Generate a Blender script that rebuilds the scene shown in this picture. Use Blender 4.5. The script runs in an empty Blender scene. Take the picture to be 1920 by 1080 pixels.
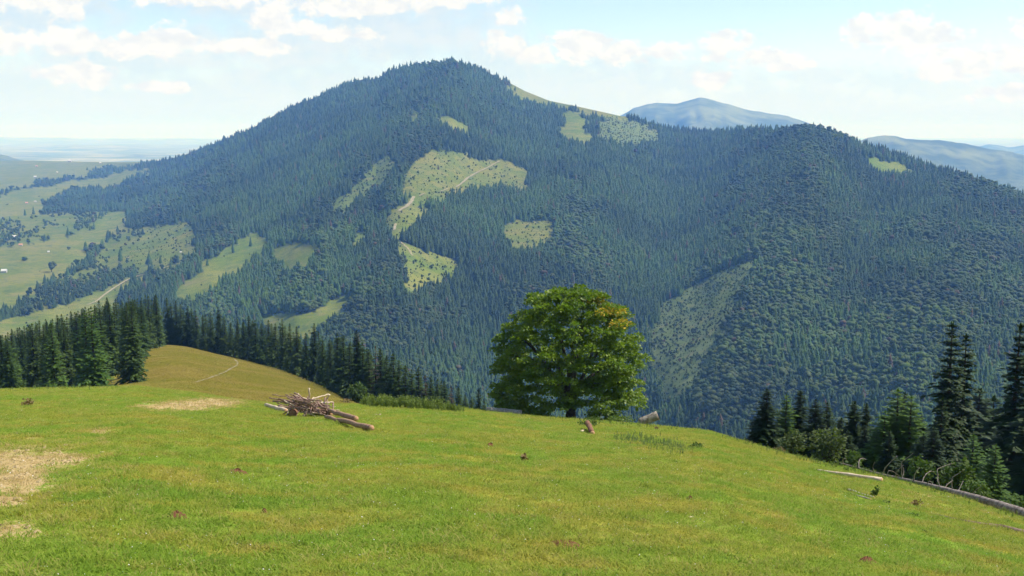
import bpy, math, random
import numpy as np
from mathutils import Vector, Matrix

rng = np.random.default_rng(11)
random.seed(5)
scene = bpy.context.scene
COL = scene.collection

# ------------------------------------------------------------------ camera, sky, sun, exposure
F = 2059.0                      # focal length in photo pixels (1920 wide)
PITCH = math.atan(290.0 / F)
CP, SP = math.cos(PITCH), math.sin(PITCH)
CZ = 1.6                        # eye height above the meadow

cam_d = bpy.data.cameras.new("camera")
cam = bpy.data.objects.new("camera", cam_d)
COL.objects.link(cam)
cam_d.sensor_width = 36.0
cam_d.lens = F / 1920.0 * 36.0
cam_d.clip_start = 0.1
cam_d.clip_end = 120000.0
cam.location = (0, 0, CZ)
cam.rotation_euler = (math.pi / 2 - PITCH, 0, 0)
scene.camera = cam

SUN_AZ = math.radians(80)       # clockwise from +Y (view direction), so from the right
SUN_EL = math.radians(53)
sun_dir = Vector((math.sin(SUN_AZ) * math.cos(SUN_EL), math.cos(SUN_AZ) * math.cos(SUN_EL), math.sin(SUN_EL)))
sl = bpy.data.lights.new("sun", 'SUN')
sl.energy = 4.6
sl.angle = math.radians(0.53)
sl.color = (1.0, 0.95, 0.86)
so = bpy.data.objects.new("sun", sl)
COL.objects.link(so)
so.rotation_euler = (-sun_dir).to_track_quat('-Z', 'Y').to_euler()

scene.view_settings.view_transform = 'Standard'
scene.view_settings.look = 'None'
scene.view_settings.gamma = 1.0
scene.view_settings.exposure = 0.58
scene.view_settings.use_curve_mapping = False
scene.cycles.use_denoising = True
scene.cycles.max_bounces = 6
scene.cycles.diffuse_bounces = 3
scene.cycles.volume_bounces = 3
scene.cycles.transparent_max_bounces = 8


class NT:
    """small helper for building node trees"""
    def __init__(self, tree):
        self.t = tree

    def n(self, typ, **kw):
        nd = self.t.nodes.new(typ)
        for k, v in kw.items():
            setattr(nd, k, v)
        return nd

    def link(self, a, b):
        self.t.links.new(a, b)

    def put(self, sock, val):
        if hasattr(val, 'is_output'):
            self.t.links.new(val, sock)
        else:
            sock.default_value = val

    def math(self, op, a, b=0.0, c=0.0, clamp=False):
        nd = self.n('ShaderNodeMath', operation=op, use_clamp=clamp)
        self.put(nd.inputs[0], a)
        self.put(nd.inputs[1], b)
        self.put(nd.inputs[2], c)
        return nd.outputs[0]

    def vmath(self, op, a, b=(0, 0, 0), c=(0, 0, 0)):
        nd = self.n('ShaderNodeVectorMath', operation=op)
        self.put(nd.inputs[0], a)
        self.put(nd.inputs[1], b)
        if op == 'MULTIPLY_ADD':
            self.put(nd.inputs[2], c)
        return nd.outputs['Value'] if op in ('LENGTH', 'DOT_PRODUCT') else nd.outputs['Vector']

    def noise(self, vec, scale, detail=3, rough=0.5, out='Fac'):
        nd = self.n('ShaderNodeTexNoise')
        if vec is not None:
            self.put(nd.inputs['Vector'], vec)
        nd.inputs['Scale'].default_value = scale
        nd.inputs['Detail'].default_value = detail
        nd.inputs['Roughness'].default_value = rough
        return nd.outputs[out]

    def ramp(self, x, a, b, lo=0.0, hi=1.0, smooth=True):
        nd = self.n('ShaderNodeMapRange', interpolation_type='SMOOTHSTEP' if smooth else 'LINEAR', clamp=True)
        self.put(nd.inputs[0], x)
        nd.inputs[1].default_value = a
        nd.inputs[2].default_value = b
        nd.inputs[3].default_value = lo
        nd.inputs[4].default_value = hi
        return nd.outputs[0]

    def mix(self, fac, a, b, blend='MIX'):
        nd = self.n('ShaderNodeMix', data_type='RGBA', blend_type=blend)
        self.put(nd.inputs[0], fac)
        self.put(nd.inputs[6], a if hasattr(a, 'is_output') else (*a, 1.0)[:4])
        self.put(nd.inputs[7], b if hasattr(b, 'is_output') else (*b, 1.0)[:4])
        return nd.outputs[2]


# sky: Nishita plus cumulus clouds defined by world direction (azimuth / elevation)
world = bpy.data.worlds.new("World")
scene.world = world
world.use_nodes = True
world.cycles.sampling_method = 'MANUAL'
world.cycles.sample_map_resolution = 512
W = NT(world.node_tree)
world.node_tree.nodes.clear()
sky = W.n('ShaderNodeTexSky', sky_type='NISHITA')
sky.sun_disc = False
sky.sun_elevation = SUN_EL
sky.sun_rotation = SUN_AZ
sky.altitude = 900
sky.air_density = 1.0
sky.dust_density = 0.6
sky.ozone_density = 1.0
tc = W.n('ShaderNodeTexCoord')
sx = W.n('ShaderNodeSeparateXYZ')
W.link(tc.outputs['Generated'], sx.inputs[0])
az = W.math('ARCTAN2', sx.outputs[0], sx.outputs[1])
el = W.math('ARCSINE', sx.outputs[2])
cmb = W.n('ShaderNodeCombineXYZ')
# units: hundredths of a radian
W.link(W.math('MULTIPLY', az, 100.0), cmb.inputs[0])
W.link(W.math('MULTIPLY', el, 100.0), cmb.inputs[1])
Q = cmb.outputs[0]


def U2(u):
    return math.atan((u - 960) / F) * 100


def V2(v):
    return math.atan((250 - v) / F) * 100


def cloud_layer(blobs, nscale, namp, soft, seed):
    """field = min over puffs of elliptical distance, roughened by fractal noise"""
    q2 = W.vmath('ADD', Q, (seed, seed * .7, seed * 1.3))
    n1 = W.noise(W.vmath('MULTIPLY', q2, (1.0, 1.35, 1.0)), nscale, 7, 0.62)
    wob = W.noise(q2, nscale * .45, 3, 0.5, 'Color')
    qw = W.vmath('MULTIPLY_ADD', W.vmath('SUBTRACT', wob, (.5, .5, .5)), (1.6, 1.1, 0), Q)
    cur = None
    for (u, v, ru, rv) in blobs:
        ku, kv = F / (ru * 100.0), F / (rv * 100.0)
        p = W.vmath('MULTIPLY_ADD', qw, (ku, kv, 0), (-U2(u) * ku, -V2(v) * kv, 0))
        d = W.vmath('LENGTH', p)
        if cur is None:
            cur = d
        else:
            cur = W.n('ShaderNodeMath', operation='SMOOTH_MIN').outputs[0] if False else W.math('SMOOTH_MIN', cur, d, 0.25)
    f = W.math('ADD', cur, W.math('MULTIPLY', W.math('SUBTRACT', n1, 0.5), namp))
    n2 = W.noise(W.vmath('MULTIPLY', W.vmath('ADD', q2, (.55, .75, 0)), (1.0, 1.35, 1.0)), nscale * .8, 5, 0.6)
    n3 = W.noise(W.vmath('MULTIPLY', q2, (1.0, 1.35, 1.0)), nscale * .8, 5, 0.6)
    return W.ramp(f, 1.0 + soft, 1.0 - soft), W.math('SUBTRACT', n3, n2), f


crisp = [  # bright cumulus heads (u, v, ru, rv) as seen in the photograph
    (1605, 72, 36, 26), (1665, 66, 48, 30), (1715, 92, 62, 22), (1760, 112, 40, 18), (1905, 78, 34, 22),
    (1350, 95, 48, 24), (1420, 115, 50, 18), (1465, 130, 40, 12),
    (1085, 92, 66, 27), (1160, 104, 60, 20), (1245, 100, 48, 15), (950, 92, 40, 22), (1000, 108, 50, 16),
    (963, 42, 26, 20), (1860, 120, 60, 22), (1790, 140, 70, 20), (1910, 140, 50, 18), (1325, 155, 30, 16), (1890, 182, 60, 14),
    (118, 26, 50, 28), (60, 34, 60, 22), (520, 42, 46, 34), (560, 66, 46, 16), (640, 72, 70, 14), (335, 10, 70, 18), (420, 14, 70, 18),
    (300, 96, 90, 22), (250, 100, 50, 20), (340, 88, 46, 22), (140, 92, 46, 20), (40, 96, 50, 18), (160, 152, 58, 20), (205, 146, 34, 14), (450, 98, 80, 14),
    (850, 6, 80, 16), (730, 10, 90, 20), (640, 24, 90, 16), (310, 168, 46, 8),
]
hazy = [  # soft veil behind and under the heads
    (560, 100, 260, 34), (60, 60, 150, 60), (740, 80, 220, 70), (1120, 160, 300, 50), (1450, 190, 260, 34), (1780, 170, 220, 45),
    (330, 190, 560, 62), (900, 150, 300, 60), (720, 20, 230, 34), (60, 190, 300, 60), (1500, 150, 120, 22), (250, 120, 240, 34), (430, 20, 130, 26),
]
mc, nc, fc = cloud_layer(crisp, 0.62, 3.3, 0.30, 3.1)
mh, nh, fh = cloud_layer(hazy, 0.28, 3.2, 0.65, 9.4)
# elsewhere in the sky (other directions): scattered cumulus
away = W.math('MAXIMUM', W.ramp(W.math('ABSOLUTE', az), 0.55, 0.75), W.ramp(el, 0.16, 0.3))
gn = W.ramp(W.noise(W.vmath('MULTIPLY', Q, (1, 2, 1)), 0.06, 8, 0.6), 0.5, 0.64)
gen = W.math('MULTIPLY', W.math('MULTIPLY', gn, away), W.ramp(el, 0.9, 0.5))
skyb = W.n('ShaderNodeVectorMath', operation='SCALE')
W.link(sky.outputs[0], skyb.inputs[0])
skyb.inputs['Scale'].default_value = 1.0
CLOUD = 5.2
shade = W.ramp(nc, -.2, .12)
ccol = W.mix(shade, (CLOUD * .96, CLOUD * .98, CLOUD * .97), (CLOUD * 1.15, CLOUD * 1.13, CLOUD * 1.05))
hcol = W.mix(W.ramp(nh, -.15, .15), (CLOUD * .74, CLOUD * .86, CLOUD * .94), (CLOUD * .92, CLOUD * .94, CLOUD * .94))
low = W.ramp(el, 0.075, 0.0)
hcol = W.mix(low, hcol, (CLOUD * .72, CLOUD * .90, CLOUD * 1.06))
c1 = W.mix(W.math('MAXIMUM', W.math('MULTIPLY', mh, 0.66), W.math('MULTIPLY', low, .85)), skyb.outputs[0], hcol)
c2 = W.mix(W.math('MULTIPLY', mc, 0.9), c1, ccol)
c3 = W.mix(W.math('MULTIPLY', gen, 0.85), c2, (CLOUD * 1.0, CLOUD * .98, CLOUD * .95))
bg = W.n('ShaderNodeBackground')
W.link(c3, bg.inputs[0])
bg.inputs[1].default_value = 0.121
wo = W.n('ShaderNodeOutputWorld')
W.link(bg.outputs[0], wo.inputs[0])


# ------------------------------------------------------------------ geometry helpers
def tanv(v):
    yc = (540 - v) / F
    return (-SP + yc * CP) / (CP + yc * SP)


def at(u, v, Y):
    """point at forward distance Y on the sight line through photo pixel (u, v)"""
    xc = (u - 960) / F
    yc = (540 - v) / F
    dy = CP + yc * SP
    return xc / dy * Y, Y + 0 * xc, CZ + (-SP + yc * CP) / dy * Y


def proj(x, y, z):
    zr = z - CZ
    dep = y * CP - zr * SP
    up = y * SP + zr * CP
    return 960 + F * x / dep, 540 - F * up / dep


def hash2(ix, iy, seed):
    h = (ix.astype(np.int64) * 374761393 + iy.astype(np.int64) * 668265263 + seed * 1442695041) & 0x7fffffff
    h = ((h ^ (h >> 13)) * 1274126177) & 0x7fffffff
    h = (h ^ (h >> 16)) & 0xffff
    return h / 65535.0


def vnoise(x, y, seed=0):
    x = np.asarray(x, float)
    y = np.asarray(y, float)
    ix, iy = np.floor(x), np.floor(y)
    fx, fy = x - ix, y - iy
    fx = fx * fx * (3 - 2 * fx)
    fy = fy * fy * (3 - 2 * fy)
    a = hash2(ix, iy, seed)
    b = hash2(ix + 1, iy, seed)
    c = hash2(ix, iy + 1, seed)
    d = hash2(ix + 1, iy + 1, seed)
    return (a * (1 - fx) + b * fx) * (1 - fy) + (c * (1 - fx) + d * fx) * fy


def fbm(x, y, seed=0, oct=4):
    s, a, t = 0, 1.0, 0
    for k in range(oct):
        s = s + a * vnoise(np.asarray(x) * 2 ** k, np.asarray(y) * 2 ** k, seed + k * 17)
        t += a
        a *= .5
    return s / t


def inpoly(u, v, poly):
    inside = np.zeros(np.shape(u), bool)
    n = len(poly)
    for i in range(n):
        x1, y1 = poly[i]
        x2, y2 = poly[(i + 1) % n]
        if y1 == y2:
            continue
        c = ((y1 > v) != (y2 > v)) & (u < (x2 - x1) * (v - y1) / (y2 - y1) + x1)
        inside ^= c
    return inside


def mesh_from(name, verts, faces, smooth=False):
    """verts (n,3), faces (m,k) arrays of equal corner count, or a list of such arrays"""
    me = bpy.data.meshes.new(name)
    verts = np.asarray(verts, np.float32)
    fl = faces if isinstance(faces, list) else [faces]
    fl = [np.asarray(f, np.int32) for f in fl if len(f)]
    me.vertices.add(len(verts))
    me.vertices.foreach_set("co", verts.ravel())
    nl = sum(f.size for f in fl)
    me.loops.add(nl)
    me.loops.foreach_set("vertex_index", np.concatenate([f.ravel() for f in fl]))
    me.polygons.add(sum(len(f) for f in fl))
    tot = np.concatenate([np.full(len(f), f.shape[1], np.int32) for f in fl])
    st = np.concatenate([[0], np.cumsum(tot)[:-1]]).astype(np.int32)
    me.polygons.foreach_set("loop_start", st)
    me.polygons.foreach_set("loop_total", tot)
    if smooth:
        me.polygons.foreach_set("use_smooth", np.ones(len(tot), bool))
    me.update(calc_edges=True)
    me.validate()
    return me


def obj(name, me, mat=None, parent=None):
    o = bpy.data.objects.new(name, me)
    COL.objects.link(o)
    if mat is not None and me is not None and len(me.materials) == 0:
        me.materials.append(mat)
    if parent is not None:
        o.parent = parent
    return o


def tag(o, label=None, cat=None, group=None, kind=None):
    if label:
        o['label'] = label
    if cat:
        o['category'] = cat
    if group:
        o['group'] = group
    if kind:
        o['kind'] = kind
    return o


def grid_faces(nr, nc):
    i = np.arange(nr * nc).reshape(nr, nc)
    return np.stack([i[:-1, :-1], i[:-1, 1:], i[1:, 1:], i[1:, :-1]], -1).reshape(-1, 4)


def attr_f(me, name, vals):
    a = me.attributes.new(name, 'FLOAT', 'POINT')
    a.data.foreach_set("value", np.asarray(vals, np.float32).ravel())


def material(name):
    m = bpy.data.materials.new(name)
    m.use_nodes = True
    m.node_tree.nodes.clear()
    t = NT(m.node_tree)
    out = t.n('ShaderNodeOutputMaterial')
    return m, t, out


def principled(t, out, col, rough=0.8, spec=0.2, normal=None):
    p = t.n('ShaderNodeBsdfPrincipled')
    t.put(p.inputs['Base Color'], col if hasattr(col, 'is_output') else (*col, 1.0))
    p.inputs['Roughness'].default_value = rough
    p.inputs['Specular IOR Level'].default_value = spec
    if normal is not None:
        t.link(normal, p.inputs['Normal'])
    t.link(p.outputs[0], out.inputs[0])
    return p


def attrib(t, name, out='Fac'):
    a = t.n('ShaderNodeAttribute')
    a.attribute_name = name
    return a.outputs[out]


def bump(t, h, strength, dist):
    b = t.n('ShaderNodeBump')
    b.inputs['Strength'].default_value = strength
    b.inputs['Distance'].default_value = dist
    t.link(h, b.inputs['Height'])
    return b.outputs[0]


def scatter(name, pts, scl, rotz, idx, sources, tilt=None):
    """one object that instances the source meshes on points (for what nobody could count)"""
    pts = np.asarray(pts, np.float32)
    me = bpy.data.meshes.new(name)
    me.vertices.add(len(pts))
    me.vertices.foreach_set("co", pts.ravel())
    a = me.attributes.new("scl", 'FLOAT_VECTOR', 'POINT')
    a.data.foreach_set("vector", np.asarray(scl, np.float32).ravel())
    rv = np.zeros((len(pts), 3), np.float32)
    if tilt is not None:
        rv[:, :2] = tilt
    rv[:, 2] = rotz
    a = me.attributes.new("rotv", 'FLOAT_VECTOR', 'POINT')
    a.data.foreach_set("vector", rv.ravel())
    a = me.attributes.new("idx", 'INT', 'POINT')
    a.data.foreach_set("value", np.asarray(idx, np.int32))
    o = obj(name, me)
    c = bpy.data.collections.new(name + "_kinds")
    for k, s in enumerate(sources):
        s.name = "%s_kind_%s" % (name, "abcdefghijkl"[k])
        c.objects.link(s)
    g = bpy.data.node_groups.new(name + "_scatter", 'GeometryNodeTree')
    g.interface.new_socket("Geometry", in_out='INPUT', socket_type='NodeSocketGeometry')
    g.interface.new_socket("Geometry", in_out='OUTPUT', socket_type='NodeSocketGeometry')
    N = g.nodes
    gi, go = N.new('NodeGroupInput'), N.new('NodeGroupOutput')
    iop = N.new('GeometryNodeInstanceOnPoints')
    ci = N.new('GeometryNodeCollectionInfo')
    ci.inputs[0].default_value = c
    ci.inputs[1].default_value = True
    ci.inputs[2].default_value = True

    def na(nm, typ):
        x = N.new('GeometryNodeInputNamedAttribute')
        x.data_type = typ
        x.inputs[0].default_value = nm
        return x.outputs[0]
    L = g.links.new
    L(gi.outputs[0], iop.inputs['Points'])
    L(ci.outputs[0], iop.inputs['Instance'])
    iop.inputs['Pick Instance'].default_value = True
    L(na("idx", 'INT'), iop.inputs['Instance Index'])
    e2r = N.new('FunctionNodeEulerToRotation')
    L(na("rotv", 'FLOAT_VECTOR'), e2r.inputs[0])
    L(e2r.outputs[0], iop.inputs['Rotation'])
    L(na("scl", 'FLOAT_VECTOR'), iop.inputs['Scale'])
    L(iop.outputs[0], go.inputs[0])
    md = o.modifiers.new("scatter", 'NODES')
    md.node_group = g
    return o


def loose(name, me, mat):
    """source object for scatter(): not linked to the scene itself"""
    o = bpy.data.objects.new(name, me)
    if len(me.materials) == 0:
        me.materials.append(mat)
    return o

# ------------------------------------------------------------------ near ground: meadow crest, knoll, fall into the valley
T_ = np.array
crest_u = T_([-500, 0, 150, 260, 360, 430, 500, 560, 640, 700, 760, 860, 920, 980, 1070, 1200, 1260, 1330, 1400, 1480, 1560, 1650, 1720, 1800, 1920, 2100, 2500])
crest_v = T_([742, 731, 729, 726, 738, 748, 757, 760, 760, 760, 762, 768, 774, 780, 787, 797, 804, 811, 832, 855, 876, 894, 913, 935, 974, 1035, 1140])
crest_d = T_([112, 106, 106, 102, 95, 90, 87, 85, 82, 80, 79, 78, 78, 78, 78, 75, 72, 68, 62, 57, 52, 47, 44, 41, 36, 32, 27])
knoll_u = T_([-500, 0, 100, 200, 250, 290, 322, 350, 400, 450, 520, 580, 620, 650, 690, 740, 900, 1200, 2500])
knoll_v = T_([775, 713, 690, 663, 652, 649, 648, 651, 663, 674, 690, 708, 728, 748, 778, 815, 900, 1150, 1700])
foot_v = T_([880, 815, 800, 792, 780, 764, 752, 748, 752, 755, 758, 760, 764, 770, 800, 845, 940, 1200, 1760])
KF, KY = 130.0, 350.0


def u2a(u, v=760):
    yc = (540 - v) / F
    return (u - 960) / F / (CP + yc * SP)


crest_a = u2a(crest_u)
knoll_a = u2a(knoll_u, 700)


def wid(Y):
    return np.sqrt(np.maximum(Y, 0) ** 2 + 36.0)


def ground_a(a, Y):
    """world height of the near ground at bearing a (= x / distance) and forward distance Y"""
    a = np.asarray(a, float)
    Y = np.asarray(Y, float)
    dc = np.interp(a, crest_a, crest_d)
    Tc = -tanv(np.interp(a, crest_a, crest_v))
    d1 = .72 * dc
    h = CZ
    c = h / (dc * dc - d1 * d1)
    s = Tc - h / dc - c * (dc - d1) ** 2 / dc
    e = np.maximum(Y - d1, 0)
    e0 = 0.16 / c / 2
    fall = np.where(e < e0, c * e * e, c * e0 * e0 + 0.16 * (e - e0))
    zm = -(h + s * Y + fall)
    Tk = -tanv(np.interp(a, knoll_a, knoll_v))
    Tf = -tanv(np.interp(a, knoll_a, foot_v))
    A = (Tf - Tk) / (1 / KF - 1.176 / KY)
    ck = A / (.51 * KY * KY)
    sk = Tf - A / KF
    ek = np.maximum(Y - .7 * KY, 0)
    zk = -(A + sk * Y + np.minimum(ck * ek * ek, ck * 60000 + .0 * ek)) - 0.25 * np.maximum(Y - 420, 0)
    zk = np.where(Y < KF * .55, -1e3, zk)
    k = 2.0
    m = np.maximum(zm, zk)
    z = m + np.log(np.exp(np.clip((zm - m) / k, -50, 0)) + np.exp(np.clip((zk - m) / k, -50, 0))) * k * np.clip((Y - 95) / 40, 0, 1)
    x = a * wid(Y)
    z = z + (fbm(x * .25 + 50, Y * .25 + 50, 3, 3) - .5) * .22 * np.clip(Y / 30, .25, 1.0) + (fbm(x * 1.3, Y * 1.3, 8, 2) - .5) * .05
    return z + CZ


def ground(x, y):
    return ground_a(np.asarray(x, float) / wid(np.asarray(y, float)), y)


def on_ground(u, v, ymax=None):
    """where the sight line through a photo pixel meets the near ground"""
    Y = np.concatenate([np.linspace(4, 60, 700), np.linspace(60.2, 420, 1200)])
    x, y, z = at(u, v, Y)
    g = ground(x, y)
    hit = np.nonzero(z <= g)[0]
    i = hit[0] if len(hit) else np.argmin(z - g)
    return float(x[i]), float(Y[i]), float(g[i])


Yr = np.concatenate([np.arange(-40, 2, 2.0), np.arange(2, 24, .35), np.arange(24, 60, .7), np.arange(60, 150, 1.8), np.arange(150, 440, 4), np.arange(440, 1100, 20)])
ar = np.concatenate([np.arange(-1.6, -.62, .04), np.arange(-.62, .62, .0035), np.arange(.62, 1.61, .04)])
AA, YY = np.meshgrid(ar, Yr)
XX = AA * wid(YY)
ZZ = ground_a(AA, YY)
gv = np.stack([XX, YY, ZZ], -1).reshape(-1, 3)
me = mesh_from("meadow", gv, grid_faces(len(Yr), len(ar))[:, ::-1][:, [0, 1, 2, 3]], smooth=True)

# worn, sun-bleached patches on the meadow (photo ellipses -> their place on the ground)
WORN = [(40, 868, 92, 26, 1.05), (95, 860, 70, 15, .95), (20, 905, 80, 26, 1.0), (5, 940, 40, 14, .85), (30, 1000, 70, 22, .85), (70, 1040, 40, 9, .5), (0, 1045, 40, 10, .4),
        (340, 762, 85, 9, .95), (395, 755, 65, 8, 1.0), (440, 750, 40, 5, .7), (190, 811, 22, 5, .7), (192, 826, 18, 5, .75), (130, 835, 40, 8, .45),
        (150, 870, 120, 20, .5), (60, 830, 120, 25, .35), (260, 860, 90, 18, .3), (1330, 895, 60, 14, .25), (1480, 960, 90, 18, .3), (1690, 940, 120, 22, .35),
        (1820, 960, 120, 22, .35), (60, 740, 90, 9, .4), (1240, 850, 90, 12, .3), (1750, 930, 150, 10, .5), (230, 985, 50, 10, .3), (280, 1030, 60, 8, .3), (1560, 1000, 90, 15, .3)]


def worn_at(x, y, z):
    ok = y > 3
    u, v = proj(x, np.where(ok, y, 3.0), z)
    w = np.zeros(np.shape(x))
    for (cu, cv, ru, rv, st) in WORN:
        w = np.maximum(w, st * np.exp(-(((u - cu) / (1.25 * ru)) ** 2 + ((v - cv) / (1.3 * rv)) ** 2) * .9))
    return np.where(ok, w, 0.15) * (y < 140)


attr_f(me, "worn", worn_at(gv[:, 0], gv[:, 1], gv[:, 2]))
uu, vv = proj(gv[:, 0], np.maximum(gv[:, 1], 3), gv[:, 2])
attr_f(me, "hill", np.clip((gv[:, 1] - 105) / 25, 0, 1))


def meadow_colour(t, worn, hill):
    """base colour of the pasture: green to olive patches, straw where worn"""
    geo = t.n('ShaderNodeNewGeometry')
    pos = t.vmath('MULTIPLY', geo.outputs['Position'], (1, 1, .3))
    big = t.noise(pos, .11, 4, .6)
    mid = t.noise(pos, .7, 4, .6)
    fine = t.noise(pos, 5.0, 4, .65)
    col = t.mix(t.ramp(big, .38, .62), (.180, .290, .026), (.240, .292, .034))
    col = t.mix(t.ramp(mid, .42, .68), col, (.33, .30, .046))
    red = t.noise(pos, 1.7, 3, .6)
    col = t.mix(t.math('MULTIPLY', t.ramp(red, .66, .72), .65), col, (.22, .13, .06))
    col = t.mix(t.math('MULTIPLY', t.ramp(fine, .55, .75), .55), col, (.34, .26, .09))
    col = t.mix(t.math('MULTIPLY', t.ramp(fine, .45, .28), .5), col, (.09, .17, .012))
    if hill is not None:
        hc = t.mix(t.ramp(t.noise(pos, .06, 5, .65), .4, .62), (.205, .190, .026), (.270, .210, .050))
        hc = t.mix(t.math('MULTIPLY', t.ramp(t.noise(pos, .28, 5, .75), .5, .66), .6), hc, (.30, .25, .07))
        hc = t.mix(t.math('MULTIPLY', t.ramp(t.noise(pos, .9, 4, .7), .5, .75), .5), hc, (.15, .165, .020))
        col = t.mix(hill, col, hc)
    ww = t.math('ADD', worn, t.math('MULTIPLY', t.math('SUBTRACT', mid, .5), 1.3))
    ww = t.math('ADD', ww, t.math('MULTIPLY', t.math('SUBTRACT', fine, .5), 1.5))
    straw = t.mix(fine, (.29, .195, .07), (.54, .41, .20))
    col = t.mix(t.ramp(ww, .38, .72), col, straw)
    return col, fine, mid


m_meadow, t, out = material("meadow_turf")
col, fine, mid = meadow_colour(t, attrib(t, "worn"), attrib(t, "hill"))
geo = t.n('ShaderNodeNewGeometry')
hn = t.noise(geo.outputs['Position'], 9.0, 5, .7)
principled(t, out, col, .95, .05, bump(t, hn, .8, .06))
me.materials.append(m_meadow)
tag(obj("meadow", me), kind="structure")

# ------------------------------------------------------------------ the mountain across the valley
sky_u = T_([-700, -300, 0, 60, 150, 240, 280, 330, 370, 420, 470, 510, 550, 600, 650, 680, 705, 730, 770, 820, 850, 880, 910, 930, 940, 955, 985, 1030, 1080, 1130,
            1165, 1190, 1225, 1270, 1300, 1350, 1400, 1440, 1480, 1515, 1560, 1620, 1680, 1740, 1800, 1860, 1920, 2100, 2300, 2700])
sky_v = T_([296, 298, 302, 301, 303, 304, 304, 296, 282, 262, 242, 219, 200, 179, 156, 149, 149, 133, 123, 117, 114, 122, 134, 143, 150, 155, 171, 189, 199, 210,
            218, 219, 233, 242, 245, 246, 241, 244, 240, 237, 249, 271, 289, 311, 327, 346, 369, 430, 490, 600])
D_u = T_([-700, -300, 0, 200, 300, 400, 600, 850, 1100, 1300, 1500, 1700, 1920, 2300, 2700])
D_s = T_([7600, 7500, 7000, 6400, 5300, 4700, 4300, 4100, 3950, 3650, 3150, 2800, 2450, 2000, 1700])
D_b = T_([950, 950, 950, 980, 1000, 1020, 1050, 1080, 1080, 1040, 960, 900, 860, 800, 760])
VB = 900.0


def skyline(u):
    return np.interp(u, sky_u, sky_v)


SPURS = [([(850, 116), (800, 240), (765, 330), (740, 440), (700, 560), (650, 700)], 95, -.045),
         ([(700, 300), (640, 380), (590, 470), (560, 560)], 60, -.022),
         ([(690, 400), (660, 480), (640, 560)], 45, .02),
         ([(880, 330), (860, 480), (900, 640), (960, 760)], 90, .035),
         ([(1110, 205), (1080, 330), (1060, 470), (1080, 640)], 90, -.03),
         ([(1290, 250), (1260, 380), (1230, 500), (1160, 640), (1130, 760)], 85, .05),
         ([(1510, 240), (1490, 360), (1440, 480), (1400, 600), (1370, 740)], 110, -.05),
         ([(1690, 300), (1640, 420), (1620, 560)], 80, .025),
         ([(1900, 380), (1800, 480), (1760, 620), (1740, 760)], 110, -.03),
         ([(480, 240), (420, 340), (380, 420), (330, 500)], 80, -.03),
         ([(600, 190), (540, 300), (500, 400)], 60, .02)]


def seg_dist(u, v, pl):
    d = np.full(np.shape(u), 1e9)
    for (x1, y1), (x2, y2) in zip(pl[:-1], pl[1:]):
        dx, dy = x2 - x1, y2 - y1
        k = np.clip(((u - x1) * dx + (v - y1) * dy) / (dx * dx + dy * dy), 0, 1)
        d = np.minimum(d, np.hypot(u - x1 - k * dx, v - y1 - k * dy))
    return d


def relief(u, v):
    u = np.asarray(u, float)
    v = np.asarray(v, float)
    vs = skyline(u)
    Ds = np.interp(u, D_u, D_s)
    Db = np.interp(u, D_u, D_b)
    fr = (v - vs) / (VB - vs)
    D = 1 / ((1 - fr) / Ds + fr / Db)
    mod = 0
    for pl, w, amp in SPURS:
        mod = mod + amp * np.exp(-(seg_dist(u, v, pl) / w) ** 2)
    mod = mod * 1.35 + .045 * (fbm(u / 170 + 9, v / 260 + 4, 5, 3) - .5) + .012 * (fbm(u / 40 + 2, v / 60 + 7, 6, 2) - .5)
    return D * (1 + mod)


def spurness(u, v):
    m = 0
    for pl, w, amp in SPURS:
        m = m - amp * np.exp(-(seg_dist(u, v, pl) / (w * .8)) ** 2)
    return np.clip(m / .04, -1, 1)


def on_mountain(u, v):
    D = relief(u, v)
    x, y, z = at(np.asarray(u, float), np.asarray(v, float), D)
    return x, D, z


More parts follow.
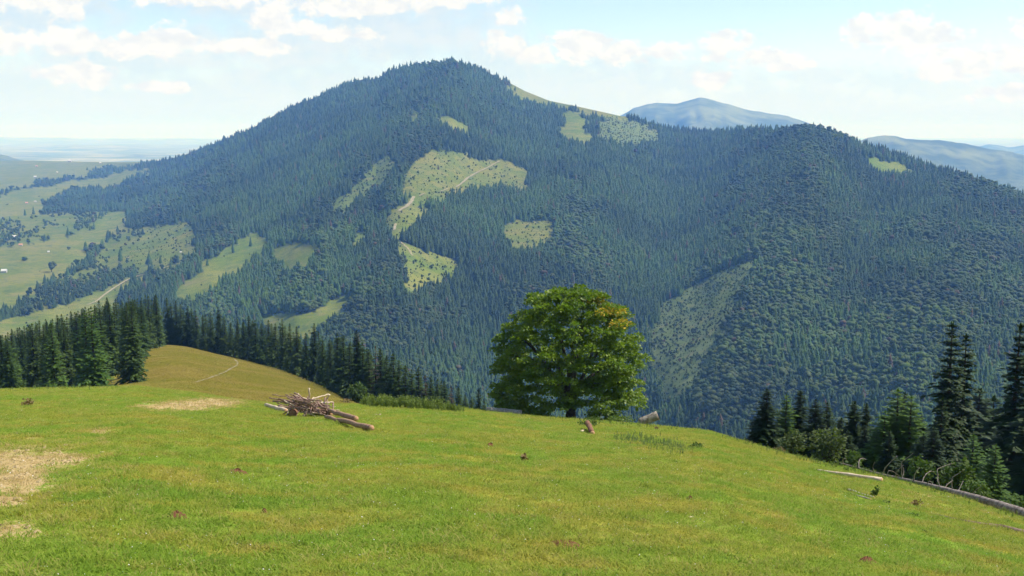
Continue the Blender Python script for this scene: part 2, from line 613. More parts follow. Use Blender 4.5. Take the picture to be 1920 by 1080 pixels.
# clearings and fields: polygons over the slope, (outline, tint 0 green .. 1 brown, shrub density)
CLEAR = [
    ([(940, 140), (985, 160), (1050, 184), (1110, 198), (1165, 208), (1180, 219), (1140, 214), (1080, 203), (1035, 194), (1000, 190), (985, 183), (958, 164)], .6, .0),
    ([(1060, 212), (1095, 212), (1097, 235), (1107, 262), (1060, 262), (1052, 238)], .35, .02),
    ([(1135, 217), (1190, 226), (1240, 245), (1240, 262), (1150, 266), (1118, 250)], -.9, 2.2),
    ([(835, 213), (872, 235), (884, 249), (846, 240), (818, 224)], .3, .08),
    ([(768, 205), (785, 205), (778, 222), (768, 220)], .2, .2),
    ([(760, 330), (775, 305), (800, 283), (840, 283), (900, 295), (945, 299), (992, 320), (992, 352), (925, 342), (870, 352), (846, 360), (842, 374), (785, 370), (756, 360)], .65, .38),
    ([(630, 375), (700, 312), (722, 294), (742, 300), (715, 340), (668, 368), (640, 392), (622, 390)], -.6, .8),
    ([(718, 405), (752, 384), (772, 368), (795, 378), (800, 408), (770, 425), (745, 440), (735, 452), (728, 430)], .3, .3),
    ([(742, 452), (765, 455), (845, 485), (862, 502), (850, 515), (800, 535), (760, 545), (752, 520), (760, 490)], .35, .4),
    ([(945, 425), (965, 414), (1000, 416), (1040, 412), (1034, 440), (1002, 464), (960, 460), (942, 452)], .6, .45),
    ([(1240, 572), (1290, 540), (1400, 488), (1424, 486), (1402, 524), (1372, 585), (1345, 640), (1300, 720), (1255, 745), (1225, 690), (1222, 620)], -.9, 1.0),
    ([(1623, 288), (1650, 293), (1710, 321), (1690, 325), (1640, 315), (1628, 306)], .1, .0),
    ([(505, 476), (528, 457), (552, 451), (604, 460), (572, 498), (535, 498)], .5, .0),
    ([(325, 550), (368, 508), (400, 480), (438, 456), (474, 434), (505, 446), (496, 472), (452, 494), (418, 520), (388, 545), (360, 560)], .3, .03),
    ([(480, 585), (560, 590), (600, 580), (620, 560), (656, 552), (652, 576), (608, 604), (575, 640), (540, 640), (500, 625)], .45, .02),
    ([(-300, 290), (60, 294), (240, 298), (268, 306), (250, 312), (170, 318), (160, 332), (80, 334), (60, 345), (0, 360), (-300, 395)], .55, .01),
    ([(-300, 400), (0, 366), (40, 352), (110, 345), (180, 335), (285, 314), (275, 324), (215, 345), (190, 353), (130, 356), (100, 368), (80, 386), (70, 402), (40, 410), (0, 408), (-300, 440)], .5, .015),
    ([(206, 401), (232, 394), (232, 414), (205, 420), (180, 426)], .3, .10),
    ([(-300, 490), (0, 466), (60, 455), (110, 444), (160, 432), (240, 421), (240, 434), (200, 442), (205, 455), (160, 470), (168, 486), (148, 502), (120, 517), (60, 548), (25, 582), (0, 592), (-300, 720)], .6, .004),
    ([(-300, 770), (0, 603), (60, 586), (130, 566), (185, 550), (240, 527), (300, 508), (330, 493), (352, 480), (338, 508), (300, 520), (244, 538), (222, 560), (235, 590), (100, 660), (0, 700), (-300, 860)], .45, .01),
    ([(262, 432), (300, 421), (340, 417), (366, 424), (370, 450), (364, 470), (340, 482), (322, 478), (300, 492), (268, 497), (246, 484), (232, 474), (268, 455)], .4, .5),
    ([(655, 460), (690, 430), (700, 425), (680, 450)], .1, .2),
]
TRACKS = [  # unpaved tracks on the far slopes: polyline, width in metres
    ([(938, 302), (915, 314), (895, 324), (878, 333), (864, 346), (856, 351)], 9),
    ([(840, 354), (826, 360)], 7),
    ([(796, 363), (786, 368)], 7),
    ([(776, 369), (772, 378), (762, 388), (748, 396)], 12),
    ([(742, 420), (739, 432)], 8),
    ([(752, 455), (764, 466), (774, 480)], 5),
    ([(315, 500), (290, 510), (262, 517), (236, 526), (214, 541), (196, 553), (180, 566), (165, 572)], 7),
]


def clear_mask(u, v, jit=6.0):
    ju = u + (fbm(u / 14, v / 10, 21, 2) - .5) * 4 * jit
    jv = v + (fbm(u / 14 + 40, v / 10, 22, 2) - .5) * 2.4 * jit
    ju = ju + (fbm(u / 4, v / 3, 23, 2) - .5) * 9
    jv = jv + (fbm(u / 4 + 9, v / 3, 24, 2) - .5) * 7
    m = np.zeros(np.shape(u))
    tint = np.zeros(np.shape(u))
    shrub = np.zeros(np.shape(u))
    hp = 16.0 * F / np.maximum(relief(u, v), 500.0)      # trees below a clearing would hide its lower edge
    for pl, ti, sh in CLEAR:
        h = inpoly(ju, jv, pl)
        if pl[0][0] > -250:
            h = h | inpoly(ju, jv - .35 * hp, pl) | inpoly(ju, jv - .7 * hp, pl)
        m = np.where(h, 1.0, m)
        tint = np.where(h, ti, tint)
        shrub = np.where(h, sh, shrub)
    return m, tint, shrub


uc = np.concatenate([np.arange(-700, -30, 14.0), np.arange(-30, 1960, 3.2), np.arange(1960, 2700, 14.0)])
frs = np.concatenate([np.linspace(0, 1.0, 235), np.linspace(1.03, 1.2, 6)])
UU, FR = np.meshgrid(uc, frs)
VV = skyline(UU) + FR * (VB - skyline(UU))
x, y, z = on_mountain(UU, VV)
# back side of the ridge, falling away behind the skyline
back = []
for k, (dd, dz) in enumerate([(1.5, -.30), (1.2, -.16), (1.06, -.05), (1.015, -.006)]):
    back.append(np.stack([x[0] * dd, y[0] * dd, z[0] + dz * np.minimum(y[0], 4500) * .5], -1))
P = np.concatenate([np.stack(back), np.stack([x, y, z], -1)], 0)
nr, nc = P.shape[:2]
me = mesh_from("mountain", P.reshape(-1, 3), grid_faces(nr, nc), smooth=True)
cm, tint, shr = clear_mask(UU, VV)
OPENW = [(-300, 392), (0, 408), (80, 402), (150, 396), (230, 396), (232, 420), (100, 444), (0, 466), (-300, 480)]
THIN = [(230, 425), (262, 430), (268, 455), (300, 492), (240, 525), (170, 555), (60, 585), (20, 590), (60, 548), (168, 500), (200, 455)]
half = (inpoly(UU, VV, OPENW) | inpoly(UU, VV, THIN)) & (cm == 0)
cm = np.where(half, .85, cm)
tint = np.where(half, .3, tint)
pad = np.zeros((4, nc))
attr_f(me, "clear", np.concatenate([pad + cm[:1], cm], 0))
attr_f(me, "tint", np.concatenate([pad + tint[:1], tint], 0))
m_mtn, t, out = material("mountain_ground")
geo = t.n('ShaderNodeNewGeometry')
n1 = t.noise(geo.outputs['Position'], .010, 5, .65)
n2 = t.noise(geo.outputs['Position'], .06, 4, .7)
green = t.mix(t.ramp(n1, .38, .62), (.095, .148, .016), (.155, .180, .027))
brown = t.mix(t.ramp(n1, .35, .65), (.115, .132, .024), (.180, .155, .045))
cc = t.mix(t.math('MAXIMUM', attrib(t, "tint"), 0.0), green, brown)
cc = t.mix(t.math('MAXIMUM', t.math('MULTIPLY', attrib(t, "tint"), -1.0), 0.0), cc, t.mix(n2, (.075, .11, .03), (.15, .175, .07)))
n4 = t.noise(geo.outputs['Position'], .028, 5, .7)
cc = t.mix(t.math('MULTIPLY', t.ramp(n2, .5, .68), .6), cc, (.05, .08, .02))
cc = t.mix(t.math('MULTIPLY', t.ramp(n4, .52, .66), .5), cc, (.06, .10, .022))
cc = t.mix(t.math('MULTIPLY', t.ramp(n4, .46, .34), .5), cc, (.19, .16, .07))
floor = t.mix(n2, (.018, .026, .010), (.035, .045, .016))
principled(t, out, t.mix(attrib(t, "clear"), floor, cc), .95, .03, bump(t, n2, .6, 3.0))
me.materials.append(m_mtn)
tag(obj("mountain", me), kind="structure")


def strip(name, pts, halfw, mat, kind="structure"):
    """flat ribbon through 3-D points"""
    pts = np.asarray(pts, float)
    tg = np.gradient(pts, axis=0)
    sd = np.stack([tg[:, 1], -tg[:, 0], np.zeros(len(pts))], -1)
    sd /= np.linalg.norm(sd, axis=1, keepdims=True) + 1e-9
    hw = halfw * (1 + .35 * (vnoise(np.arange(len(pts)) * .7, np.zeros(len(pts)), 4) - .5))[:, None]
    v = np.concatenate([pts - sd * hw, pts + sd * hw])
    n = len(pts)
    i = np.arange(n - 1)
    return tag(obj(name, mesh_from(name, v, np.stack([i, i + 1, i + 1 + n, i + n], -1)), mat), kind=kind)


m_track, t, out = material("track_earth")
geo = t.n('ShaderNodeNewGeometry')
principled(t, out, t.mix(t.noise(geo.outputs['Position'], .05, 4, .6), (.22, .19, .115), (.37, .32, .21)), .95, .03)


def resample(pl, n):
    pl = np.asarray(pl, float)
    d = np.concatenate([[0], np.cumsum(np.hypot(*np.diff(pl, axis=0).T))])
    s = np.linspace(0, d[-1], n)
    return np.interp(s, d, pl[:, 0]), np.interp(s, d, pl[:, 1])


for pl, w in TRACKS:
    u, v = resample(pl, 24)
    u = u + (vnoise(np.arange(24) * .6, np.zeros(24) + pl[0][0], 9) - .5) * 2
    x, y, z = on_mountain(u, v)
    strip("dirt_track", np.stack([x, y, z + 1.2], -1), w * .27, m_track)


def track_dist(u, v):
    d = np.full(np.shape(u), 1e9)
    for pl, w in TRACKS:
        d = np.minimum(d, seg_dist(u, v, pl))
    return d


# ------------------------------------------------------------------ farther land: plain and blue ranges
m_far, t, out = material("far_slopes")
geo = t.n('ShaderNodeNewGeometry')
fn = t.noise(geo.outputs['Position'], .0022, 6, .65)
principled(t, out, t.mix(t.ramp(fn, .4, .62), (.055, .075, .035), (.17, .19, .08)), .95, .03)
m_plain, t, out = material("plain_fields")
geo = t.n('ShaderNodeNewGeometry')
fn = t.noise(geo.outputs['Position'], .0012, 6, .7)
principled(t, out, t.mix(t.ramp(fn, .4, .6), (.12, .16, .06), (.36, .34, .18)), .95, .03)
px = np.linspace(-50000, 50000, 90)
py = np.geomspace(8200, 68000, 50)
PX, PY = np.meshgrid(px, py)
PZ = -300 + 40 * (fbm(PX / 2500 + 30, PY / 2500, 31, 3) - .5)
tag(obj("plain", mesh_from("plain", np.stack([PX, PY, PZ], -1).reshape(-1, 3), grid_faces(50, 90), True), m_plain), kind="structure")


def far_range(name, pts, D, drop_v, seed, mat=None):
    pts = np.asarray(pts, float)
    us = np.arange(pts[0, 0], pts[-1, 0] + 1, 4.0)
    top = np.interp(us, pts[:, 0], pts[:, 1]) + (fbm(us / 30, us * 0, seed, 3) - .5) * 5
    rows = []
    for k, f in enumerate(np.concatenate([[-.35, -.12], np.linspace(0, 1, 24)])):
        if f < 0:
            x, y, z = at(us, top, D)
            rows.append(np.stack([x * (1 - f), y * (1 - f), z + f * 900], -1))
            continue
        v = top + f * (drop_v - top)
        dd = D * (1 - .38 * f) * (1 + .10 * (fbm(us / 45 + seed, v / 40, seed + 3, 3) - .5) * min(1, f * 4))
        x, y, z = at(us, v, dd)
        rows.append(np.stack([x, y, z], -1))
    P = np.stack(rows)
    return tag(obj(name, mesh_from(name, P.reshape(-1, 3), grid_faces(P.shape[0], P.shape[1]), True), mat or m_far), kind="structure")


far_range("distant_mountain", [(1080, 262), (1130, 235), (1165, 215), (1190, 201), (1230, 192), (1270, 194), (1310, 184), (1340, 188), (1390, 203), (1440, 212), (1480, 219), (1540, 240), (1600, 262), (1680, 285)], 11000, 330, 41)
far_range("distant_hills", [(1520, 300), (1590, 272), (1630, 257), (1660, 254), (1700, 260), (1760, 263), (1810, 268), (1850, 279), (1920, 289), (2000, 297), (2300, 320)], 8500, 420, 47)
far_range("distant_hills", [(1640, 300), (1760, 285), (1850, 272), (1900, 276), (1960, 268), (2100, 262), (2400, 280)], 17000, 330, 52)
far_range("distant_hills", [(-700, 262), (-300, 256), (-100, 261), (60, 257), (150, 260), (260, 262), (330, 259), (460, 264), (560, 270)], 42000, 275, 55, m_plain)
far_range("distant_hills", [(-700, 268), (-300, 265), (-60, 270), (60, 274), (180, 271), (300, 277), (420, 282), (560, 290)], 24000, 292, 56, m_plain)
far_range("distant_hills", [(-400, 270), (-150, 276), (-40, 286), (10, 291), (40, 299), (80, 312)], 9000, 330, 58)

vx, vy = np.meshgrid(np.linspace(-14000, 14000, 30), np.linspace(-2900, 9000, 16))
tag(obj("valley_floor", mesh_from("valley_floor", np.stack([vx, vy, -340 + 15 * fbm(vx / 900 + 40, vy / 900 + 40, 91, 3)], -1).reshape(-1, 3), grid_faces(16, 30), True), m_far), kind="structure")

# ------------------------------------------------------------------ haze: one closed box of air
HZ = (-52000, 52000, -3000, 72000, -520.0, 470.0)
hx0, hx1, hy0, hy1, hz0, hz1 = HZ
hv = [(x, y, z) for z in (hz0, hz1) for y in (hy0, hy1) for x in (hx0, hx1)]
hf = [[0, 2, 3, 1], [4, 5, 7, 6], [0, 1, 5, 4], [1, 3, 7, 5], [3, 2, 6, 7], [2, 0, 4, 6]]
m_haze, t, out = material("haze_air")
pv = t.n('ShaderNodeVolumePrincipled')
pv.inputs['Color'].default_value = (.17, .40, 1.0, 1)
pv.inputs['Absorption Color'].default_value = (1, 1, 1, 1)
pv.inputs['Density'].default_value = 1.02e-4
pv.inputs['Anisotropy'].default_value = 0.0
t.link(pv.outputs[0], out.inputs['Volume'])
m_haze.cycles.homogeneous_volume = True
tag(obj("haze", mesh_from("haze", hv, np.array(hf)), m_haze), kind="stuff")

# ------------------------------------------------------------------ foliage materials
def leaf_material(name, cols, scale_noise, trans=.25, rand=.35, rough=.65, spec=.2, tipcol=None):
    m, t, out = material(name)
    oi = t.n('ShaderNodeObjectInfo')
    geo = t.n('ShaderNodeNewGeometry')
    nz = t.noise(geo.outputs['Position'], scale_noise, 3, .6)
    c = t.mix(t.ramp(nz, .35, .65), cols[0], cols[1])
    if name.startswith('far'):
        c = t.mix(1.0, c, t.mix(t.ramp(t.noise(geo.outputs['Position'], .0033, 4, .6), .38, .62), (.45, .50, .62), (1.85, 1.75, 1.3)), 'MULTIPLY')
    c = t.mix(t.math('MULTIPLY', oi.outputs['Random'], rand), c, cols[2])
    if name.startswith('far'):
        c = t.mix(t.ramp(t.math('FRACT', t.math('MULTIPLY', oi.outputs['Random'], 37.0)), .972, .99), c, (.075, .052, .028))
    d = t.n('ShaderNodeBsdfPrincipled')
    t.link(c, d.inputs['Base Color'])
    d.inputs['Roughness'].default_value = rough
    d.inputs['Specular IOR Level'].default_value = spec
    if trans > 0:
        tr = t.n('ShaderNodeBsdfTranslucent')
        t.link(t.mix(1.0, c, (1.1, 1.25, .5), 'MULTIPLY'), tr.inputs[0])
        ms = t.n('ShaderNodeMixShader')
        ms.inputs[0].default_value = trans
        t.link(d.outputs[0], ms.inputs[1])
        t.link(tr.outputs[0], ms.inputs[2])
        t.link(ms.outputs[0], out.inputs[0])
    else:
        t.link(d.outputs[0], out.inputs[0])
    return m


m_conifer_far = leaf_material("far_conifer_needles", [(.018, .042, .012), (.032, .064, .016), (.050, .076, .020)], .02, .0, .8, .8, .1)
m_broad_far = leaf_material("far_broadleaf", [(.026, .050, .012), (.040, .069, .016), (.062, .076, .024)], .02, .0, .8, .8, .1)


def cone_tree(r, tiers=6, seg=9):
    """small distant conifer: overlapping ragged skirts, 1 unit tall"""
    V, Fc = [], []
    for k in range(tiers):
        z0 = .08 + .80 * k / tiers
        z1 = min(1.0, z0 + .92 * (1 - z0) * .55 + .06)
        R = .21 * (1 - z0) ** .85 + .012
        b = len(V)
        ph = r.uniform(0, 6.28)
        for j in range(seg):
            a = ph + 6.283 * j / seg
            rr = R * r.uniform(.65, 1.2)
            V.append((rr * math.cos(a), rr * math.sin(a), z0 - r.uniform(0, .05)))
        V.append((r.uniform(-.01, .01), r.uniform(-.01, .01), z1 if k < tiers - 1 else 1.0))
        for j in range(seg):
            Fc.append((b + j, b + (j + 1) % seg, b + seg))
    return mesh_from("far_conifer", V, np.array(Fc))


def puff_tree(r, n=9):
    """small distant broadleaf crown: lumpy cluster of jagged lobes, 1 unit tall"""
    V, Fc = [], []
    t0 = (1 + 5 ** .5) / 2
    ico = np.array([(-1, t0, 0), (1, t0, 0), (-1, -t0, 0), (1, -t0, 0), (0, -1, t0), (0, 1, t0), (0, -1, -t0), (0, 1, -t0), (t0, 0, -1), (t0, 0, 1), (-t0, 0, -1), (-t0, 0, 1)], float)
    ico /= np.linalg.norm(ico[0])
    icf = [(0, 11, 5), (0, 5, 1), (0, 1, 7), (0, 7, 10), (0, 10, 11), (1, 5, 9), (5, 11, 4), (11, 10, 2), (10, 7, 6), (7, 1, 8), (3, 9, 4), (3, 4, 2), (3, 2, 6), (3, 6, 8), (3, 8, 9), (4, 9, 5), (2, 4, 11), (6, 2, 10), (8, 6, 7), (9, 8, 1)]
    for k in range(n):
        a = r.uniform(0, 6.28)
        rad = r.uniform(0, .26)
        z = r.uniform(.28, .82)
        rr = r.uniform(.13, .22) * (1.15 - .5 * z)
        c = np.array((rad * math.cos(a), rad * math.sin(a), z))
        b = len(V)
        jit = np.array([r.uniform(.7, 1.3) for _ in range(12)])[:, None]
        for p in ico * rr * jit + c:
            V.append(tuple(p))
        Fc += [(b + i, b + j, b + l) for i, j, l in icf]
    return mesh_from("far_broadleaf", V, np.array(Fc))


kinds = [loose("c", cone_tree(random, 6, 8), m_conifer_far) for _ in range(4)] + [loose("b", puff_tree(random, 8 + k), m_broad_far) for k in range(4)]

# ---- forest on the mountain: sample the slope
NC = 1500000
u = rng.uniform(-260, 2180, NC)
vs = skyline(u)
v = vs + rng.uniform(0, 1.06, NC) * (VB - vs)
D = relief(u, v)
e = 2.0
Pu = np.stack(on_mountain(u + e, v), -1) - np.stack(on_mountain(u - e, v), -1)
Pv = np.stack(on_mountain(u, v + e), -1) - np.stack(on_mountain(u, v - e), -1)
area = np.linalg.norm(np.cross(Pu, Pv), axis=1) / (4 * e * e)
px_per_cand = (2440 * 1.06 * (VB - vs)) / NC
cm, tint, shr = clear_mask(u, v)
mixn = fbm(u / 60 + 3, v / 40 + 8, 61, 4)
dens = np.minimum(area / 24.0, .125)
dens = np.where(cm > 0, dens * shr * .8, dens)
# open, half-wooded country on the left
openw = inpoly(u, v, OPENW)
dens = np.where(openw & (cm == 0), dens * np.clip((mixn - .43) * 6, .04, .7), dens)
thin = inpoly(u, v, THIN)
dens = np.where(thin & (cm == 0), dens * np.clip((mixn - .42) * 7, .06, .8), dens)
dens = np.where(track_dist(u, v) < 3.2, 0, dens)
keep = rng.uniform(0, 1, NC) < dens * px_per_cand
u, v, cm, shr, mixn, openw, thin = (q[keep] for q in (u, v, cm, shr, mixn, openw, thin))
x, y, z = on_mountain(u, v)
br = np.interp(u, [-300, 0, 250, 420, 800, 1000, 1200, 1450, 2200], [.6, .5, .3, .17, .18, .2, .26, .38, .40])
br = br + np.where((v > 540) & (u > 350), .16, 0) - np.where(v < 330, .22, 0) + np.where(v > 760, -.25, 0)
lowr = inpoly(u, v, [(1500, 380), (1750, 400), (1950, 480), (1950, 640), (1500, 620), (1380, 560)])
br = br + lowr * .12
br = br + .34 * spurness(u, v)  # slope shading put into tree mix: pale broadleaf on spurs, dark conifers in gullies
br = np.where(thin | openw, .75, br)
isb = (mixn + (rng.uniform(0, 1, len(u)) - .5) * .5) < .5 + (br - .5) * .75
hgt = np.where(isb, rng.normal(12, 3.0, len(u)), rng.normal(15.5, 3.4, len(u)))
hgt = np.clip(hgt, 6, 27)
hgt = np.where(cm > 0, 1.5 + 5.0 * rng.uniform(0, 1, len(u)) ** 2.5, hgt)
isb = np.where(cm > 0, rng.uniform(0, 1, len(u)) < .88, isb)
hgt = np.where(thin | openw, hgt * .72, hgt)
wmul = np.interp(y, [900, 2500, 5000, 7500], [1.0, 1.15, 1.5, 1.7])
wd = hgt * wmul * np.where(isb, rng.uniform(.9, 1.25, len(u)), rng.uniform(.8, 1.2, len(u)))
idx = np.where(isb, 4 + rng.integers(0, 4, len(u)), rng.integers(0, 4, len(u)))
print("forest trees", len(u), "broad", int(isb.sum()))
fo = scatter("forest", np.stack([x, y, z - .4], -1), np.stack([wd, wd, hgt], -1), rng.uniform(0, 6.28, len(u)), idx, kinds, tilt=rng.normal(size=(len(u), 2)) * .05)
tag(fo, kind="stuff")

# ------------------------------------------------------------------ builders for near things
class MB:
    """collects triangles / quads into one mesh"""
    def __init__(self):
        self.v, self.q, self.t, self.n = [], [], [], 0

    def add(self, v, quads=None, tris=None):
        v = np.asarray(v, float).reshape(-1, 3)
        if quads is not None and len(quads):
            self.q.append(np.asarray(quads) + self.n)
        if tris is not None and len(tris):
            self.t.append(np.asarray(tris) + self.n)
        self.v.append(v)
        self.n += len(v)
        return self

    def tube(self, pts, rad, seg=8, caps=True, rough=0.0, seed=0):
        pts = np.asarray(pts, float)
        n = len(pts)
        rad = np.broadcast_to(np.asarray(rad, float), (n,))
        tg = np.gradient(pts, axis=0)
        tg /= np.linalg.norm(tg, axis=1, keepdims=True) + 1e-9
        ref = np.array([0, 0, 1.0]) if abs(tg[:, 2]).mean() < .8 else np.array([1.0, 0, 0])
        s = np.cross(tg, ref)
        s /= np.linalg.norm(s, axis=1, keepdims=True) + 1e-9
        w = np.cross(s, tg)
        a = np.linspace(0, 2 * math.pi, seg, endpoint=False)
        r = rad[:, None] * (1 + rough * (hash2(np.arange(n)[:, None] + 0 * a[None, :], np.arange(seg)[None, :] + 0 * rad[:, None], seed + 7) - .5) * 2)
        v = pts[:, None, :] + r[:, :, None] * (np.cos(a)[None, :, None] * s[:, None, :] + np.sin(a)[None, :, None] * w[:, None, :])
        i = np.arange(n * seg).reshape(n, seg)
        j = np.roll(i, -1, axis=1)
        q = np.stack([i[:-1], j[:-1], j[1:], i[1:]], -1).reshape(-1, 4)
        v = v.reshape(-1, 3)
        tr = []
        if caps:
            c0, c1 = len(v), len(v) + 1
            v = np.concatenate([v, pts[:1], pts[-1:]])
            for k in range(seg):
                tr.append((c0, i[0, (k + 1) % seg], i[0, k]))
                tr.append((c1, i[-1, k], i[-1, (k + 1) % seg]))
        return self.add(v, q, tr)

    def diamonds(self, p, out, side, l, w):
        """leaf-like four-cornered sprays: arrays of base points, directions and sizes"""
        p, out, side = (np.asarray(k, float) for k in (p, out, side))
        l = np.asarray(l, float)[:, None]
        w = np.asarray(w, float)[:, None]
        v = np.stack([p, p + out * l * .55 + side * w, p + out * l, p + out * l * .55 - side * w], 1)
        n = len(p)
        return self.add(v.reshape(-1, 3), np.arange(n * 4).reshape(n, 4))

    def mesh(self, name, smooth=False):
        return mesh_from(name, np.concatenate(self.v), [np.concatenate(k) for k in (self.q, self.t) if k], smooth)

    def build(self, name, mat, parent=None, smooth=False):
        return obj(name, self.mesh(name, smooth), mat, parent)


def unit(a):
    return a / (np.linalg.norm(a, axis=-1, keepdims=True) + 1e-9)


def empty(name, loc, rz=0.0, scale=(1, 1, 1)):
    o = bpy.data.objects.new(name, None)
    o.empty_display_size = .3
    COL.objects.link(o)
    o.location = loc
    o.rotation_euler = (0, 0, rz)
    o.scale = scale
    return o


def bark_material(name, c0, c1, scale=6.0, rough=.9):
    m, t, out = material(name)
    tcn = t.n('ShaderNodeTexCoord')
    geo = t.n('ShaderNodeNewGeometry')
    nz = t.noise(t.vmath('MULTIPLY', geo.outputs['Position'], (1, 1, 1)), scale, 5, .7)
    principled(t, out, t.mix(t.ramp(nz, .32, .68), c0, c1), rough, .1, bump(t, nz, .7, .03))
    return m


m_bark = bark_material("conifer_bark", (.035, .026, .020), (.085, .065, .05), 5)
m_bark_grey = bark_material("maple_bark", (.045, .038, .032), (.11, .095, .08), 5)
m_needles = leaf_material("spruce_needles", [(.026, .056, .010), (.046, .086, .015), (.070, .100, .020)], .8, .15, .55)
m_needles_dark = leaf_material("old_spruce_needles", [(.012, .028, .007), (.022, .046, .010), (.036, .060, .013)], .8, .12, .4)
m_needles_young = leaf_material("young_spruce_needles", [(.042, .090, .012), (.075, .140, .020), (.09, .14, .024)], 1.2, .22, .4)
m_needles_brown = leaf_material("dying_spruce_needles", [(.055, .045, .028), (.085, .062, .040), (.05, .06, .025)], 1.0, .10, .4)


def spruce_meshes(seed, whorls, R, base, droop, ragged, stations=4, dens=1.0):
    """unit-tall spruce: (trunk mesh, crown mesh)"""
    r = np.random.default_rng(seed)
    tr = MB().tube([(0, 0, -.04), (.004, 0, .3), (0, .004, .65), (0, 0, .985)], [.017, .013, .008, .001], 7).mesh("spruce_trunk", True)
    P, O, S, L, Wd = [], [], [], [], []
    lean = r.uniform(0, 6.28)
    for k in range(whorls):
        f = (k + r.uniform(-.3, .3)) / whorls
        f = min(max(f, 0), .99)
        tz = base + (1 - base) * f ** .92
        rad = R * ((1 - f) ** .78) * (.86 + .14 * math.sin(f * 23 + seed)) + .006
        nb = max(4, int((10 - 4 * f) * dens))
        a0 = r.uniform(0, 6.28)
        for b in range(nb):
            if r.uniform() < ragged * .35:
                continue
            a = a0 + 6.283 * b / nb + r.uniform(-.3, .3)
            ln = rad * r.uniform(1 - .5 * ragged - .12, 1.1 + .35 * ragged) * (1 + .12 * math.cos(a - lean))
            o = np.array([math.cos(a), math.sin(a), 0])
            sd = np.array([-math.sin(a), math.cos(a), 0])
            dr = droop * r.uniform(.7, 1.3) * (1 - .75 * f)
            lift = .55 * f
            for q in range(stations):
                s = (q + .35) / stations
                c = o * ln * s + np.array([0, 0, tz + ln * (lift * s - dr * s ** 1.4 + .22 * dr * s ** 3) + r.uniform(-.004, .004)])
                sl_ = lift - dr * 1.2 * s ** .5
                for side in (-1, 1, 0):
                    fan = r.uniform(.5, 1.0) * side
                    d = o + sd * fan + np.array([0, 0, sl_ + r.uniform(-.35, .15)])
                    d = d / np.linalg.norm(d)
                    P.append(c)
                    O.append(d)
                    sv = np.cross(d, (0, 0, 1)) + np.array([0, 0, r.uniform(-.6, .6)])
                    S.append(sv / np.linalg.norm(sv))
                    size = (ln * .30 + .009) * (1.08 - .45 * s) * r.uniform(.75, 1.3)
                    L.append(size)
                    Wd.append(size * r.uniform(.20, .34))
    cr = MB().diamonds(P, O, S, L, Wd)
    # leader
    cr.diamonds([(0, 0, .955)] * 4, unit(np.array([[.12, 0, 1], [-.12, 0, 1], [0, .12, 1], [0, -.12, 1.0]])), [(0, 1, 0), (0, 1, 0), (1, 0, 0), (1, 0, 0)], [.05] * 4, [.006] * 4)
    return tr, cr.mesh("spruce_crown")


SPR = {}


def spruce_kind(key, mat, n, **kw):
    SPR[key] = []
    for k in range(n):
        tr, cr = spruce_meshes(100 * len(SPR) + k, **kw)
        tr.materials.append(m_bark)
        cr.materials.append(mat)
        SPR[key].append((tr, cr))


spruce_kind("stand", m_needles, 5, whorls=36, R=.175, base=.02, droop=.85, ragged=.45, dens=1.45)
spruce_kind("slim", m_needles_dark, 4, whorls=46, R=.150, dens=1.5, base=.04, droop=1.15, ragged=.9, stations=5)
spruce_kind("edge", m_needles_dark, 5, whorls=36, R=.18, base=.02, droop=.85, ragged=.5, dens=1.5)
spruce_kind("young", m_needles_young, 3, whorls=24, R=.23, dens=1.3, base=.02, droop=.45, ragged=.25)
spruce_kind("brown", m_needles_brown, 2, whorls=24, R=.15, base=.08, droop=.8, ragged=.7)


def spruce(x, y, z_top, key, w=1.0, label=None, group=None, name="spruce", sink=.3):
    zg = float(ground(np.array([x]), np.array([y]))[0]) - sink
    h = max(z_top - zg, 1.5)
    tr, cr = SPR[key][random.randrange(len(SPR[key]))]
    e = empty(name, (x, y, zg), random.uniform(0, 6.28), (h * w, h * w, h))
    obj("trunk", tr, None, e)
    obj("crown", cr, None, e)
    return tag(e, label, "tree", group)


def top_at(u, v, Y):
    x, y, z = at(u, v, Y)
    return float(x), float(y), float(z)


# ------------------------------------------------------------------ dense spruce stand left of the bare knoll
line_u = [-80, 0, 20, 60, 85, 105, 135, 155, 185, 200, 230, 250, 290, 310, 330]
line_v = [640, 624, 616, 602, 596, 590, 582, 574, 562, 556, 560, 554, 550, 562, 572]
placed = []
for Y in np.arange(158, 352, 8.0):
    bu = np.interp(Y, [150, 180, 350], [250, 262, 320])
    lo = -75 if Y < 320 else -40
    uu_ = lo + random.uniform(0, 20)
    while uu_ < bu - 4:
        yy = Y + random.uniform(-3, 3)
        ut = uu_ + random.uniform(-5, 5)
        x = float(u2a(ut, 690) * wid(yy))
        zg = float(ground(np.array([x]), np.array([yy]))[0])
        h = random.gauss(16.5, 2.2)
        up, vp = proj(x, yy, zg + h)
        vmax = np.interp(up, line_u, line_v) + abs(random.gauss(0, 5)) + (0 if Y > 290 else random.uniform(0, 14))
        vt = max(vp, vmax)
        zt = float(at(up, vt, yy)[2])
        if zt - zg > 5.5:
            placed.append((x, yy, zt, zt - zg, up, bu - ut))
        uu_ += random.uniform(5.6, 8.2) * F / yy
print("stand", len(placed))
